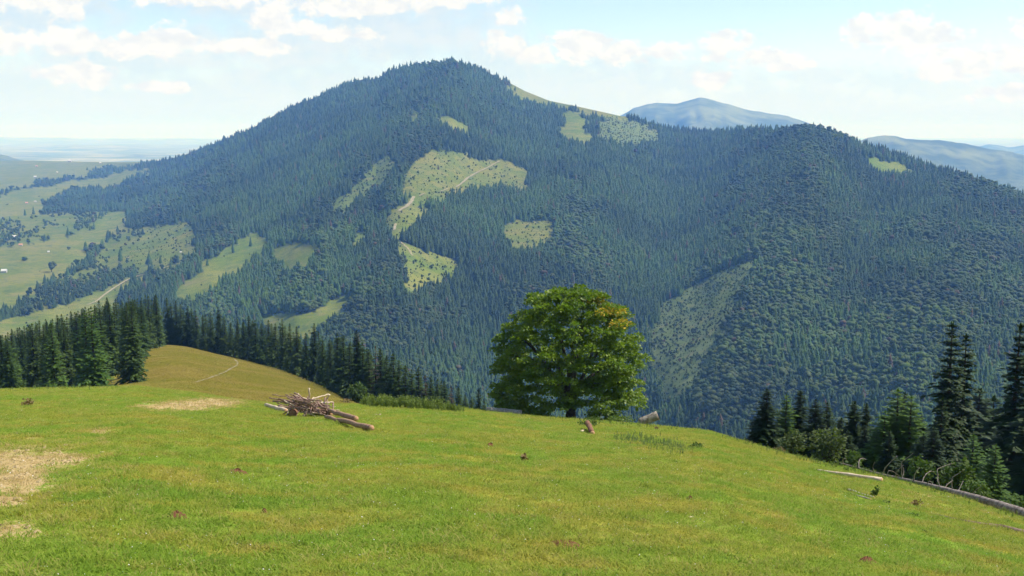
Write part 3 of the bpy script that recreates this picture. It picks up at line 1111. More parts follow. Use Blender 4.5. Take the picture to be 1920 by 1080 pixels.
for (x, yy, zt, h, up, edge) in placed:
    front = yy < 182
    key = "stand"
    lab = "dark green spruce inside the dense stand beyond the meadow's crest, crown merging with its neighbours"
    grp = "spruces inside the dense stand"
    if front:
        lab, grp = "spruce in the front rank of the dense stand, bottom branches down to the meadow's crest", "spruces along the front of the dense stand"
        if random.random() < .25:
            key = "young"
    elif edge < 30:
        lab, grp = "spruce on the slanting edge of the dense stand, beside the bare knoll", "spruces on the stand's edge by the knoll"
    elif yy > 318:
        lab, grp = "spruce at the back of the dense stand, tip jagged against the far slope", "spruces along the back of the dense stand"
    spruce(x, yy, zt, key, random.uniform(.95, 1.2) * (1.2 if h < 10 else 1), lab, grp)

# ------------------------------------------------------------------ row of spruces behind the knoll and down its right shoulder
row = [(312, 556), (320, 566), (329, 562), (338, 568), (352, 572), (366, 580), (380, 588), (394, 583), (408, 574), (420, 590), (432, 602), (445, 596), (456, 600), (466, 590), (478, 598), (490, 604), (503, 598), (516, 604), (529, 596), (543, 604),
       (556, 610), (573, 622), (589, 604), (604, 628), (618, 634), (632, 622), (643, 626), (655, 640), (668, 618), (679, 640), (691, 652), (704, 646), (714, 652), (725, 664), (737, 660), (748, 674), (760, 682), (772, 690),
       (785, 686), (797, 700), (808, 702), (820, 708), (833, 712), (846, 722), (860, 724), (872, 738), (884, 742), (898, 727), (908, 748)]
ordn = ["first", "second", "third", "fourth", "fifth", "sixth", "seventh", "eighth", "ninth", "tenth", "eleventh", "twelfth", "thirteenth", "fourteenth", "fifteenth", "sixteenth", "seventeenth", "eighteenth", "nineteenth", "twentieth", "twenty-first", "twenty-second"]
for i, (uu_, vv_) in enumerate(row):
    Y = float(np.interp(uu_, [312, 430, 520, 600, 668, 760, 910], [368, 340, 300, 245, 205, 185, 165]))
    x, y, zt = top_at(uu_, vv_ + 2, Y)
    brown = uu_ in (704, 797, 846)
    if i < 22:
        lab = "dark spruce behind the knoll's crest, %s of the row counted from the dense stand" % ordn[i]
    elif i < 36:
        lab = "tall spruce below the knoll's right shoulder, %s past the gap, counting rightwards" % ordn[i - 22]
    else:
        lab = "low spruce behind the weedy bank, %s of those stepping down towards the maple" % ordn[i - 36]
    if brown:
        lab = {704: "browning half-bare spruce at the knoll's right foot beside a round green bush", 797: "browning spruce behind the weedy bank, left of another brown one", 846: "browning spruce nearest the maple behind the weedy bank"}[uu_]
    spruce(x, y, zt, "brown" if brown else ("slim" if (uu_ in (352, 408, 466, 589, 668, 898)) else "stand"), random.uniform(1.1, 1.4), lab, "spruces in the row behind the knoll")
# a second, partly hidden rank
for k in range(44):
    uu_ = 345 + k * 12.6 + random.uniform(-4, 4)
    Y = float(np.interp(uu_, [312, 430, 520, 600, 668, 760, 910], [392, 362, 322, 268, 226, 205, 182])) + random.uniform(-5, 8)
    vt = float(np.interp(uu_, [p[0] for p in row], [p[1] for p in row])) + random.uniform(2, 22)
    x, y, zt = top_at(uu_, vt, Y)
    spruce(x, y, zt, "stand", random.uniform(1.0, 1.25), "spruce of the rank hidden behind the knoll row, only parts of its crown showing", "spruces in the rank behind the row")

# ------------------------------------------------------------------ spruces on the right edge
RIGHT = [  # u, v of the tip, distance, kind, width, label
    (1438, 728, 72, "stand", 1.25, "broad brownish-green spruce at the left end of the right-hand group"),
    (1418, 782, 73, "stand", 1.2, "short dark spruce pressed against the left side of the broad brownish one"),
    (1475, 738, 74, "young", .85, "narrow bright green spruce just right of the broad brownish one"),
    (1462, 775, 78, "stand", 1.2, "low spruce half hidden between the broad brownish and the narrow bright one"),
    (1501, 732, 75, "slim", 1.15, "slim dark pointed spruce behind the pale willow bush"),
    (1530, 748, 72, "stand", 1.15, "dark spruce above the second pale bush, left of its close twin"),
    (1551, 754, 73, "stand", 1.05, "dark spruce above the second pale bush, right of its close twin"),
    (1578, 783, 68, "stand", 1.25, "short round-shouldered dark spruce in the gap right of the twins"),
    (1603, 752, 67, "slim", 1.2, "pointed dark spruce above the first arched dead branch"),
    (1625, 756, 68, "slim", 1.0, "thin dark spire just right of the pointed dark spruce"),
    (1645, 800, 62, "stand", 1.3, "low bushy dark spruce behind the fallen trunk's forked branches"),
    (1660, 770, 60, "young", 1.0, "small light green spruce leaning against the wide bright one"),
    (1684, 728, 61, "young", 1.05, "wide bright green spruce, tallest of the middle of the group"),
    (1709, 742, 60, "young", 1.0, "bright green spruce overlapping the right flank of the wide one"),
    (1696, 735, 66, "stand", 1.1, "dark spruce squeezed behind the two bright green ones"),
    (1752, 800, 52, "stand", 1.2, "half-height dark green spruce at the foot of the tall pair"),
    (1786, 603, 80, "slim", .98, "very tall ragged dark spruce, the higher of the towering pair"),
    (1812, 626, 82, "slim", .92, "tall ragged dark spruce, right and lower one of the towering pair"),
    (1838, 728, 92, "stand", 1.2, "shadowy spruce behind and right of the towering pair"),
    (1864, 742, 96, "stand", 1.2, "shadowy spruce in the gap before the tall one at the frame's edge"),
    (1826, 814, 48, "young", 1.1, "small fresh green spruce in front of the towering pair"),
    (1868, 832, 45, "young", 1.0, "small fresh green spruce right of the other small one, near the thick trunk end"),
    (1914, 606, 76, "slim", 1.08, "very tall dark spruce cut by the right edge of the photo"),
    (1888, 770, 84, "stand", 1.2, "shadowed spruce hugging the left side of the tall edge spruce"),
    (1955, 690, 70, "slim", 1.1, "dark spruce mostly outside the right edge of the photo"),
    (1562, 806, 66, "stand", 1.0, "low dark spruce behind the willow bushes, between the twins and the round-shouldered one"),
    (1590, 806, 64, "stand", 1.0, "low dark spruce under the pointed one, left of its trunk"),
    (1622, 796, 62, "stand", 1.0, "low dark spruce just below the thin dark spire"),
    (1668, 806, 57, "stand", 1.0, "low dark spruce at the left foot of the wide bright one"),
    (1727, 776, 66, "stand", 1.0, "mid-height dark spruce right behind the bright overlapping spruce"),
    (1768, 745, 78, "stand", .8, "mid-height shadowed spruce at the left flank of the towering pair"),
    (1732, 812, 56, "stand", 1.3, "low dark spruce between the bright group and the towering pair"),
]
for (uu_, vv_, Y, key, w, lab) in RIGHT:
    key = 'edge' if key == 'stand' else key
    x, y, zt = top_at(uu_, vv_, Y)
    spruce(x, y, zt, key, w * (1.12 if vv_ < 660 else 1.6), lab, "spruces along the right edge of the meadow")


# ------------------------------------------------------------------ leafy bushes and saplings
def leaf_cloud(r, n, centre, radii, size, flat=.5, shell=.35):
    d = unit(r.normal(size=(n, 3)))
    rr = shell + (1 - shell) * r.uniform(0, 1, n) ** .5
    p = np.asarray(centre) + d * rr[:, None] * np.asarray(radii)
    o = unit(d * .6 + r.normal(size=(n, 3)) * .7 + np.array([0, 0, -.15]))
    s = unit(np.cross(o, r.normal(size=(n, 3)) * flat + np.array([0, 0, 1.0])))
    l = size * r.uniform(.6, 1.35, n)
    return p, o, s, l, l * r.uniform(.3, .5, n)


m_willow = leaf_material("willow_leaves", [(.062, .088, .026), (.105, .130, .045), (.08, .115, .035)], 2.0, .3, .3)
m_bush = leaf_material("bush_leaves", [(.050, .090, .016), (.085, .125, .026), (.07, .12, .03)], 2.0, .3, .3)
m_herb = leaf_material("herb_leaves", [(.060, .110, .018), (.105, .150, .034), (.09, .14, .03)], 2.0, .3, .3)
m_drybush = leaf_material("dry_leaves", [(.16, .10, .05), (.22, .14, .06), (.12, .12, .04)], 3.0, .2, .3)


def bush(name, u, v, hpx, wpx, mat, label, n=700, lobes=7, leaf=.16, Y=None, group=None, seed=1):
    """multi-lobed bush standing where the sight line of its foot meets the ground"""
    r = np.random.default_rng(seed)
    if Y is None:
        x, y, z = on_ground(u, v)
    else:
        x = float(u2a(u, v) * wid(Y))
        y, z = Y, float(ground(np.array([x]), np.array([Y]))[0])
    h, w = hpx / F * y, wpx / F * y
    e = empty(name, (x, y, z - .03))
    st = MB()
    cr = MB()
    for k in range(lobes):
        a = r.uniform(0, 6.28)
        q = r.uniform(.1, .5)
        c = np.array([math.cos(a) * q * w * .62, math.sin(a) * q * w * .5, h * r.uniform(.35, .78)])
        st.tube([(0, 0, 0), c * .5 + (0, 0, h * .05), c], [.02 * h, .013 * h, .005 * h], 5)
        cr.diamonds(*leaf_cloud(r, n // lobes, c, (w * .26, w * .26, h * .30), leaf * h))
    st.build("stem", m_bark, e)
    cr.build("foliage", mat, e)
    return tag(e, label, "bush" if name != "sapling" else "tree", group)


bush("willow_bush", 1480, 848, 54, 66, m_willow, "pale green willow bush at the crest, left one of two", 900, 9, .10, Y=61, seed=3)
bush("willow_bush", 1546, 868, 74, 84, m_willow, "pale green willow bush at the crest, darker and right one of two", 900, 9, .09, Y=57, seed=4)
bush("willow_bush", 1590, 880, 44, 50, m_bush, "low mixed green bush right of the two willow bushes", 500, 6, .12, Y=54, seed=5)
bush("sapling", 1782, 920, 78, 60, m_bush, "green sapling behind the fallen trunk below the towering pair", 600, 7, .10, Y=44, seed=6)
bush("sapling", 1828, 935, 60, 70, m_bush, "leafy bush behind the fallen trunk, left of the small yellow-green one", 600, 7, .10, Y=42, seed=7)
bush("sapling", 1903, 950, 62, 74, m_herb, "yellow-green sapling at the thick end of the fallen trunk", 600, 7, .10, Y=40, seed=8)
bush("sapling", 1720, 915, 60, 56, m_bush, "low bush tangled with the fallen trunk's dead branches", 500, 6, .11, Y=47, seed=9)
bush("round_bush", 672, 748, 50, 40, m_bush, "round soft green bush at the knoll's right foot", 900, 9, .09, Y=150, seed=10)
bush("dry_bush", 1458, 848, 14, 34, m_drybush, "small rust-brown dry bush under the left willow", 200, 5, .2, Y=60, seed=11)
bush("dry_bush", 650, 757, 9, 30, m_drybush, "low reddish heap of dry brushwood beside the knoll's foot", 200, 5, .25, seed=12)
bush("herb", 981, 866, 17, 13, m_drybush, "lone brown-tipped weed in mid meadow right of centre", 90, 4, .3, seed=13)
bush("herb", 1640, 932, 20, 14, m_herb, "dark green herb growing at the end of the grey poles", 120, 4, .26, seed=14)
bush("herb", 1664, 945, 9, 34, m_herb, "low green leafy patch right of the grey poles", 120, 5, .4, seed=15)
bush("herb", 1718, 950, 16, 28, m_drybush, "brownish dry weed below the fallen trunk", 120, 5, .3, seed=16)
bush("herb", 1712, 968, 8, 40, m_herb, "low bright green weed patch beside the rotten log", 150, 5, .45, seed=17)
bush("herb", 1102, 800, 16, 46, m_herb, "leafy weeds growing around the split wood", 240, 6, .25, seed=18)
bush("herb", 1165, 792, 14, 60, m_herb, "weeds under the right side of the maple", 260, 6, .25, seed=19)
bush("herb", 1232, 806, 9, 12, m_drybush, "tiny orange-brown weed beside the weathered stub", 80, 3, .3, seed=20)
bush("herb", 1735, 1000, 8, 16, m_herb, "small dark weed in the lower right meadow", 80, 3, .35, seed=21)
bush("herb", 1312, 842, 13, 40, m_herb, "dark leafy weeds near the crest on the right", 180, 5, .3, seed=22)
bush("herb", 52, 762, 14, 34, m_drybush, "dry brownish tussock at the far left crest", 160, 5, .3, seed=23)

# ------------------------------------------------------------------ the big maple
MX, MY = float(u2a(1069, 786) * wid(80.0)), 80.0
MZ = float(ground(np.array([MX]), np.array([MY]))[0])
k_m = MY / F / math.cos(PITCH) * 1.0          # metres per photo pixel at the tree
maple = empty("maple_tree", (MX, MY, MZ - .1))
tag(maple, "large round-crowned broadleaf tree with a yellowing branch, alone at the meadow's crest", "tree")
r = np.random.default_rng(77)
# crown outline read off the photo: height above foot -> left and right half-widths, pixels
hh = np.array([4, 12, 30, 60, 90, 120, 150, 185, 215, 240, 258])
lw = np.array([122, 142, 160, 160, 158, 158, 164, 136, 112, 86, 26])
rw = np.array([102, 128, 152, 164, 138, 156, 146, 142, 118, 80, 26])


def crown_half(h, ang):
    l_, r_ = np.interp(h, hh, lw), np.interp(h, hh, rw)
    c, s = np.cos(ang), np.sin(ang)
    side = np.where(c < 0, l_, r_)
    return side * (np.abs(c) ** 1.2 + .88 * np.abs(s) ** 1.2) ** (1 / 1.2) / np.maximum((np.abs(c) ** 1.2 + np.abs(s) ** 1.2) ** (1 / 1.2), 1e-6)


clumps = []
tries = 0
while len(clumps) < 760 and tries < 60000:
    tries += 1
    h = r.uniform(8, 252)
    ang = r.uniform(0, 6.283)
    f = r.uniform(.42, 1.0) ** .55
    rad = crown_half(h, ang) * f - 13
    if rad < 0:
        rad = 0
    if h < 28 and rad < 34:
        continue
    if h < 50 and abs(rad * math.cos(ang) + 3) < 27 and math.sin(ang) < .5:
        continue
    if 95 < h < 118 and abs(ang) < .5 and f > .82:      # the notch between the two right-hand lobes
        continue
    c = np.array([rad * math.cos(ang), rad * math.sin(ang), h])
    if any(((c - q) ** 2).sum() < 9.8 ** 2 for q in clumps):
        continue
    clumps.append(c)
clumps = np.array(clumps)
print("maple clumps", len(clumps))
P, O, S, L, Wd, yel = [], [], [], [], [], []
for c in clumps:
    cr_ = r.uniform(8.5, 17)
    n = int(150 * (cr_ / 17) ** 2)
    d = unit(r.normal(size=(n, 3)))
    d[:, 2] = np.abs(d[:, 2]) * .9 - .35 * r.uniform(0, 1, n)
    rr = r.uniform(.35, 1.0, n) ** .6
    p = c + d * rr[:, None] * np.array([cr_, cr_, cr_ * .62])
    outw = unit(p - np.array([0, 0, 95.0]))
    o = unit(outw * .5 + d * .45 + r.normal(size=(n, 3)) * .5 + np.array([0, 0, -.30]))
    s = unit(np.cross(o, np.array([0, 0, 1.0]) + r.normal(size=(n, 3)) * .45))
    l = r.uniform(3.0, 6.4, n)
    P.append(p)
    O.append(o)
    S.append(s)
    L.append(l)
    Wd.append(l * r.uniform(.38, .55, n))
    isy = (abs(c[0] - 62) < 30) and (abs(c[2] - 219 + .6 * (c[0] - 62)) < 11) and c[1] < 55
    yel.append(np.full(n, isy) & (r.uniform(0, 1, n) < .5))
P, O, S, L, Wd, yel = (np.concatenate(q) for q in (P, O, S, L, Wd, yel))
m_maple = leaf_material("maple_leaves", [(.085, .150, .010), (.175, .245, .022), (.05, .09, .02)], .7, .40, .0, .5, .4)
m_maple_y = leaf_material("yellow_maple_leaves", [(.42, .28, .02), (.58, .40, .05), (.2, .2, .03)], 1.2, .30, .15)
MB().diamonds(P[~yel] * k_m, O[~yel], S[~yel], L[~yel] * k_m, Wd[~yel] * k_m).build("crown", m_maple, maple)
yl = MB().diamonds(P[yel] * k_m, O[yel], S[yel], L[yel] * k_m, Wd[yel] * k_m).build("leaf_spray", m_maple_y, maple)
yl['label'] = "branch of orange-yellow leaves"
MB().tube(np.array([(0, 0, -8), (0, 0, 4), (1, 0, 22), (-1, 2, 48), (2, 0, 80)]) * k_m, np.array([15, 11, 9, 8.5, 7]) * k_m, 12, True, .08).build("trunk", m_bark_grey, maple, True)
for j in range(13):
    ang = j * 2.4 + r.uniform(-.3, .3)
    h0 = r.uniform(22, 78)
    tgt = clumps[np.argmin(((clumps - np.array([105 * math.cos(ang), 105 * math.sin(ang), r.uniform(70, 225)])) ** 2).sum(1))]
    b0 = np.array([0, 0, h0])
    mid_ = b0 * .45 + tgt * .55 + np.array([0, 0, 12])
    lm = MB().tube(np.array([b0, b0 * .75 + mid_ * .25 + (0, 0, 4), mid_, tgt * .8 + mid_ * .2, tgt]) * k_m, np.array([5.2, 4.2, 2.8, 1.6, .6]) * k_m, 7)
    for q in range(3):
        t2 = clumps[np.argsort(((clumps - tgt) ** 2).sum(1))[q + 1]]
        lm.tube(np.array([mid_, (mid_ + t2) / 2 + (0, 0, 4), t2]) * k_m, np.array([2.0, 1.2, .4]) * k_m, 5)
    lm.build("limb", m_bark_grey, maple, True)

# ------------------------------------------------------------------ logs, sticks and the fallen tree
m_log_bark = bark_material("log_bark", (.20, .115, .07), (.40, .26, .17), 9)
m_log_red = bark_material("red_log_bark", (.14, .068, .038), (.25, .13, .08), 9)
m_log_pale = bark_material("peeled_wood", (.42, .32, .21), (.66, .54, .40), 7)
m_log_grey = bark_material("weathered_wood", (.20, .175, .14), (.42, .38, .32), 7)
m_cut = bark_material("cut_wood", (.40, .22, .12), (.58, .36, .20), 14)
m_stick = bark_material("stick_bark", (.16, .095, .075), (.36, .24, .19), 12)
m_dead = bark_material("dead_trunk", (.11, .085, .07), (.31, .265, .235), 6)
m_stub = bark_material("mottled_wood", (.12, .10, .075), (.34, .30, .24), 5)
m_rot = bark_material("rotten_wood", (.09, .06, .04), (.22, .16, .11), 9)


def log(name, p0, p1, r0, r1, mat, label, cat="log", group=None, ends=True, bend=.006, seed=0):
    p0, p1 = np.asarray(p0, float), np.asarray(p1, float)
    rr = np.random.default_rng(seed + 40)
    n = 9
    f = np.linspace(0, 1, n)[:, None]
    pts = p0 * (1 - f) + p1 * f
    ln = np.linalg.norm(p1 - p0)
    pts[1:-1] += rr.normal(size=(n - 2, 3)) * ln * bend * .3
    c = pts.mean(0)
    o = MB().tube(pts - c, np.linspace(r0, r1, n), 10, True, .07, seed).build(name, mat, None, True)
    o.location = c
    tag(o, label, cat, group)
    if ends:
        d = unit((p1 - p0)[None])[0]
        for q, rad, sgn in ((pts[0], r0, -1), (pts[-1], r1, 1)):
            a = q - c + d * sgn * .004
            MB().tube([a - d * sgn * .01, a + d * sgn * .006], [rad * .93, rad * .90], 10).build("cut_end", m_cut, o)
    return o


# --- the wood pile
gx, gy, gz = on_ground(582, 781)
PY_ = gy
print("pile distance", gy)


def pp(u, v, dY=0.0):
    return np.array(top_at(u, v, PY_ + dY))


def og(u, v, up):
    x, y, z = on_ground(u, v)
    return np.array((x, y, z + up))


def rest(p, r_):
    """lift a point so that a round log of radius r_ does not sink into the turf"""
    g = float(ground(np.array([p[0]]), np.array([p[1]]))[0])
    p = np.array(p, float)
    p[2] = max(p[2], g + r_ * .75)
    return p


pl = PY_ / F
GRP = "logs of the wood pile"
log("log", og(613, 777, .22), og(668, 794, .18), 4.0 * pl, 4.0 * pl, m_log_bark, "upper of the two long brown logs reaching right out of the wood pile", group=GRP, seed=1)
log("log", og(612, 788, .15), og(697, 810, .12), 3.3 * pl, 3.6 * pl, m_log_bark, "lower and longest brown log reaching right out of the wood pile", group=GRP, seed=2)
log("log", og(499, 762, .1), og(536, 774, .1), 4.6 * pl, 5.0 * pl, m_log_pale, "pale peeled log at the left foot of the wood pile", group=GRP, seed=3)
log("log", og(513, 757, .2), og(556, 765, .22), 5.6 * pl, 5.2 * pl, m_log_red, "dark brown log lying along the wood pile's upper left", group=GRP, seed=4)
log("log", og(549, 781, .14), og(562, 768, .14), 7.5 * pl, 7.0 * pl, m_log_red, "thick short log pointing its red-brown cut end out of the pile's front", group=GRP, seed=5)
log("log", og(592, 780, .2), og(622, 781, .14), 6.0 * pl, 5.5 * pl, m_log_red, "reddish log in the middle of the pile beside the long brown ones", group=GRP, seed=6)
log("log", og(524, 766, .12), og(598, 781, .2), 5.0 * pl, 4.6 * pl, m_log_bark, "brown log buried under the sticks of the wood pile", group=GRP, seed=7)
log("log", og(629, 777, .09), og(650, 783, .09), 4.2 * pl, 4.0 * pl, m_log_red, "short broken log behind the long brown logs", group=GRP, seed=8)


def stick(p0, p1, r_, mat, label, group, seed=0):
    return log("stick", p0, p1, r_, r_ * .6, mat, label, "stick", group, False, .05, seed)


SG = "sticks heaped on the wood pile"
pale = [((580, 728), (580, 768), .0, .2, "upright pale stick standing out of the top of the wood pile"),
        ((618, 740), (607, 757), .3, .6, "pale stick leaning steeply at the right of the wood pile"),
        ((555, 742), (592, 754), .5, .2, "pale stick slanting across the back of the wood pile"),
        ((568, 784), (588, 745), -.5, .3, "long pale stick leaning up across the wood pile's front"),
        ((592, 756), (625, 754), .1, .7, "pale stick lying level towards the right of the wood pile"),
        ((583, 750), (590, 772), -.3, -.1, "short pale stick crossing the upright one"),
        ((585, 748), (616, 739), .3, .9, "thin pale twig reaching up to the right from the pile"),
        ((574, 772), (592, 788), -.3, -.7, "pale stick sliding down the pile's front to the grass"),
        ((715, 807), (699, 811), -.9, -.9, "small pale stick on the grass at the tip of the longest log"),
        ((545, 757), (560, 741), .4, .7, "short pale stick poking up on the pile's left side")]
for i, (a, b, da, db, lab) in enumerate(pale):
    stick(rest(pp(*a, da), .03), rest(pp(*b, db), .03), 1.7 * pl, m_log_pale, lab, SG, i)
for i in range(88):
    cu = random.gauss(577, 21)
    cv = 764 + random.uniform(-11, 12) + (cu - 577) * .18
    tall = 1 - min(1, abs(cu - 577) / 60)
    cv -= 5 * tall
    if random.random() < .65:
        ang = random.gauss(.45, .28)
    else:
        ang = random.uniform(-1.1, 2.0)
    ln = random.uniform(9, 30) if random.random() < .75 else random.uniform(28, 42)
    dd = random.uniform(-.7, .8)
    a = (cu - math.cos(ang) * ln, cv - math.sin(ang) * ln * .55)
    b = (cu + math.cos(ang) * ln, cv + math.sin(ang) * ln * .55)
    pale_ = random.random() < .14
    stick(rest(pp(*a, dd + .25), .03), rest(pp(*b, dd - .2), .03), random.uniform(.7, 1.7) * pl, m_log_pale if pale_ else m_stick,
          "peeled light stick mixed in with the brown heap" if pale_ else "brown stick tangled in the heap on the wood pile", SG, i + 30)


# --- single logs on the meadow
def log_on(name, a, b, r0px, r1px, mat, label, cat="log", seed=0, ends=True, lift=(0.0, 0.0), Yb=None):
    x0, y0, z0 = on_ground(*a)
    x1, y1, z1 = on_ground(*b)
    if Yb is not None:
        y0 = y1 = Yb
        x0, x1 = (float(u2a(k[0], k[1]) * wid(Yb)) for k in (a, b))
        z0, z1 = (float(ground(np.array([k]), np.array([Yb]))[0]) for k in (x0, x1))
    r0, r1 = r0px / F * y0, r1px / F * y1
    return log(name, (x0, y0, z0 + r0 * .8 + lift[0]), (x1, y1, z1 + r1 * .8 + lift[1]), r0, r1, mat, label, cat, None, ends, .008, seed)


log_on("log", (912, 771), (978, 779), 5.5, 6.5, m_log_grey, "pale grey log lying along the crest left of the maple", seed=11, Yb=75.5)
log_on("log", (1198, 801), (1232, 797), 7.5, 9, m_stub, "thick weathered stub tilted up at the crest right of the maple", seed=12, lift=(-.05, .5), Yb=72.0)
log_on("log", (1101, 806), (1111, 816), 5.0, 5.0, m_log_red, "short split reddish log in the weeds before the maple", seed=13, lift=(.25, 0))
log_on("wood_chip", (1090, 811), (1095, 809), 2.6, 2.0, m_log_pale, "pale wood chip beside the short reddish log", "wood chip", seed=14, ends=False)
log_on("log", (1533, 884), (1653, 904), 2.6, 5.0, m_log_pale, "long peeled pale log lying by itself on the right slope", seed=15)
log_on("pole", (1590, 920), (1638, 936), 2.2, 3.0, m_log_grey, "upper of two thin grey poles on the right slope", "pole", seed=16)
log_on("pole", (1592, 926), (1632, 938), 1.6, 2.0, m_log_grey, "lower and thinner of two grey poles on the right slope", "pole", seed=17)
log_on("log", (626, 738), (637, 735), 1.6, 1.6, m_log_grey, "whitish stick on the knoll's shoulder behind the pile", seed=18, ends=False)
log_on("stick", (1196, 942), (1238, 949), .9, 1.1, m_log_pale, "thin dry stick lying in mid meadow right of centre", "stick", seed=19, ends=False)
log_on("stick", (690, 985), (694, 968), .8, .6, m_log_pale, "thin dry stem in the lower middle of the meadow", "stick", seed=20, ends=False)
log_on("stick", (730, 868), (860, 878), .8, .8, m_log_grey, "long thin grey stem lying flat in the middle of the meadow", "stick", seed=21, ends=False)
for i, (cu, cv, sz, lab) in enumerate([(338, 811, 4, "pale wood chip near the left of the pile, alone in green turf"), (500, 932, 3, "pale chip on the turf left of centre"), (446, 1003, 4, "pale chip in the lower left meadow"),
                                       (678, 1043, 5, "whitish stone in the lower middle of the meadow"), (564, 1043, 4, "small whitish stone in the lower left meadow"), (192, 850, 4, "whitish chip beside the worn patch"),
                                       (1656, 1012, 4, "pale stone near the right earth mound"), (1296, 972, 4, "pale chip in the right half of the meadow"), (1238, 897, 3, "tiny white chip in the middle right of the meadow")]):
    log_on("wood_chip" if "chip" in lab else "stone", (cu - sz, cv), (cu + sz, cv - 1), 1.8, 1.3, m_log_pale if "chip" in lab else m_log_grey, lab, "wood chip" if "chip" in lab else "stone", seed=50 + i, ends=False)

# rotten log half sunk in the turf, lower right
pts = []
for (u_, v_) in [(1740, 964), (1765, 969), (1790, 975), (1815, 981), (1845, 986), (1875, 991), (1900, 999), (1925, 1007), (1960, 1018)]:
    x, y, z = on_ground(u_, v_)
    pts.append((x, y, z))
pts = np.array(pts)
rad = np.array([2, 3, 3.5, 4, 4.5, 7, 9, 10, 10]) * pts[:, 1] / F
pts[:, 2] += rad * .25
c = pts.mean(0)
o = MB().tube(pts - c, rad, 9, True, .3, 3).build("rotten_log", m_rot, None, True)
o.location = c
tag(o, "crumbling brown log sunk in the grass, running out of the lower right", "log")

# the long fallen dead tree
cl = [(1575, 868, 1.2), (1612, 878, 1.6), (1650, 889, 2.4), (1690, 898, 3.2), (1730, 907, 4.2), (1780, 920, 6.0), (1830, 934, 8), (1880, 950, 10.5), (1920, 964, 12.5), (1975, 984, 14), (2060, 1012, 15)]
pts, rad = [], []
for (u_, v_, rp) in cl:
    Y = float(np.interp(u2a(u_), crest_a, crest_d)) * .985
    x, y, z = top_at(u_, v_, Y)
    g = float(ground(np.array([x]), np.array([y]))[0])
    rr_ = rp / F * Y
    rr_ *= .88
    pts.append((x, y, max(min(z, g + rr_ + .25), g + rr_ * .6)))
    rad.append(rr_)
pts, rad = np.array(pts), np.array(rad)
root = pts[8]
ft = empty("fallen_tree", tuple(root))
tag(ft, "long fallen dead tree with bare arching branches along the right edge of the meadow", "fallen tree")
fi = np.linspace(0, len(pts) - 1, 44)
fine_p = np.stack([np.interp(fi, np.arange(len(pts)), pts[:, k]) for k in range(3)], -1)
MB().tube(fine_p - root, np.interp(fi, np.arange(len(pts)), rad), 12, True, .12, 5).build("trunk", m_dead, ft, True)
BR = [([(1581, 869), (1580, 862), (1583, 859), (1587, 861)], 1.3), ([(1610, 878), (1610, 866), (1613, 860), (1619, 859), (1624, 862)], 1.5),
      ([(1655, 888), (1660, 877), (1668, 868), (1682, 855)], 1.6), ([(1666, 882), (1675, 884), (1686, 893)], .9), ([(1679, 893), (1682, 883), (1694, 872)], 1.2), ([(1692, 895), (1695, 884), (1693, 876)], .9),
      ([(1713, 905), (1714, 892), (1718, 884), (1724, 877)], 1.7), ([(1729, 907), (1731, 897), (1737, 888), (1745, 883), (1752, 885)], 1.2),
      ([(1739, 911), (1739, 905), (1743, 902), (1748, 905), (1749, 911)], 1.3), ([(1771, 917), (1776, 908), (1786, 901)], 1.6), ([(1784, 896), (1797, 888), (1809, 880)], 1.0),
      ([(1796, 922), (1802, 910), (1806, 902)], 1.1), ([(1822, 928), (1830, 918), (1840, 912)], 1.0), ([(1756, 880), (1775, 872), (1790, 868)], .8), ([(1690, 866), (1702, 858), (1712, 850)], .8),
      ([(1840, 942), (1842, 950), (1846, 955)], 1.3), ([(1864, 952), (1868, 960), (1884, 958)], 1.2), ([(1812, 934), (1815, 942), (1818, 945)], 1.1), ([(1878, 952), (1882, 966), (1890, 972)], 1.2),
      ([(1764, 915), (1757, 900), (1760, 888)], .9), ([(1640, 886), (1636, 876), (1640, 866)], .9)]
for i, (bl, rp) in enumerate(BR):
    Y = float(np.interp(u2a(bl[0][0]), crest_a, crest_d)) * .985
    bp = np.array([top_at(u_, v_, Y + k * .22 * (1 if i % 2 else -.4)) for k, (u_, v_) in enumerate(bl)])
    # root the branch in the trunk
    j = np.argmin(((fine_p - bp[0]) ** 2).sum(1))
    if bl[0][1] > 863:
        bp = np.concatenate([fine_p[j:j + 1], bp])
    fi2 = np.linspace(0, len(bp) - 1, 3 * len(bp))
    b2 = np.stack([np.interp(fi2, np.arange(len(bp)), bp[:, k]) for k in range(3)], -1)
    MB().tube(b2 - root, np.linspace(rp * .95, rp * .4, len(b2)) / F * Y, 6).build("branch", m_dead, ft, True)

# ------------------------------------------------------------------ earth mounds
m_earth = bark_material("bare_earth", (.085, .035, .018), (.19, .09, .048), 14)


MOUNDS = []


def mound(u, v, wpx, hpx, label, seed):
    r = np.random.default_rng(seed)
    x, y, z = on_ground(u, v)
    w = 1.15 * wpx / F * y
    MOUNDS.append((x, y, w / 2))
    n, mseg = 9, 26
    V = []
    for i in range(n):
        f = i / (n - 1)
        for j in range(mseg):
            a = 6.283 * j / mseg
            rr = w / 2 * f * (1 + .35 * (vnoise(np.array([3 * math.cos(a) + seed]), np.array([3 * math.sin(a)]), 3)[0] - .5) * 2 * f)
            px_, py_ = rr * math.cos(a), rr * math.sin(a) * .9
            g = float(ground(np.array([x + px_]), np.array([y + py_]))[0]) - z
            hh_ = 1.5 * hpx / F * y * (1 - f ** 2.2) * r.uniform(.45, 1.5) - .015 * f
            V.append((px_, py_, g + hh_ + .012))
    i = np.arange(n * mseg).reshape(n, mseg)
    jx = np.roll(i, -1, 1)
    q = np.stack([i[:-1], jx[:-1], jx[1:], i[1:]], -1).reshape(-1, 4)
    o = MB().add(V, q).build("earth_mound", m_earth)
    o.location = (x, y, z)
    return tag(o, label, "earth mound", "earth mounds in the meadow")


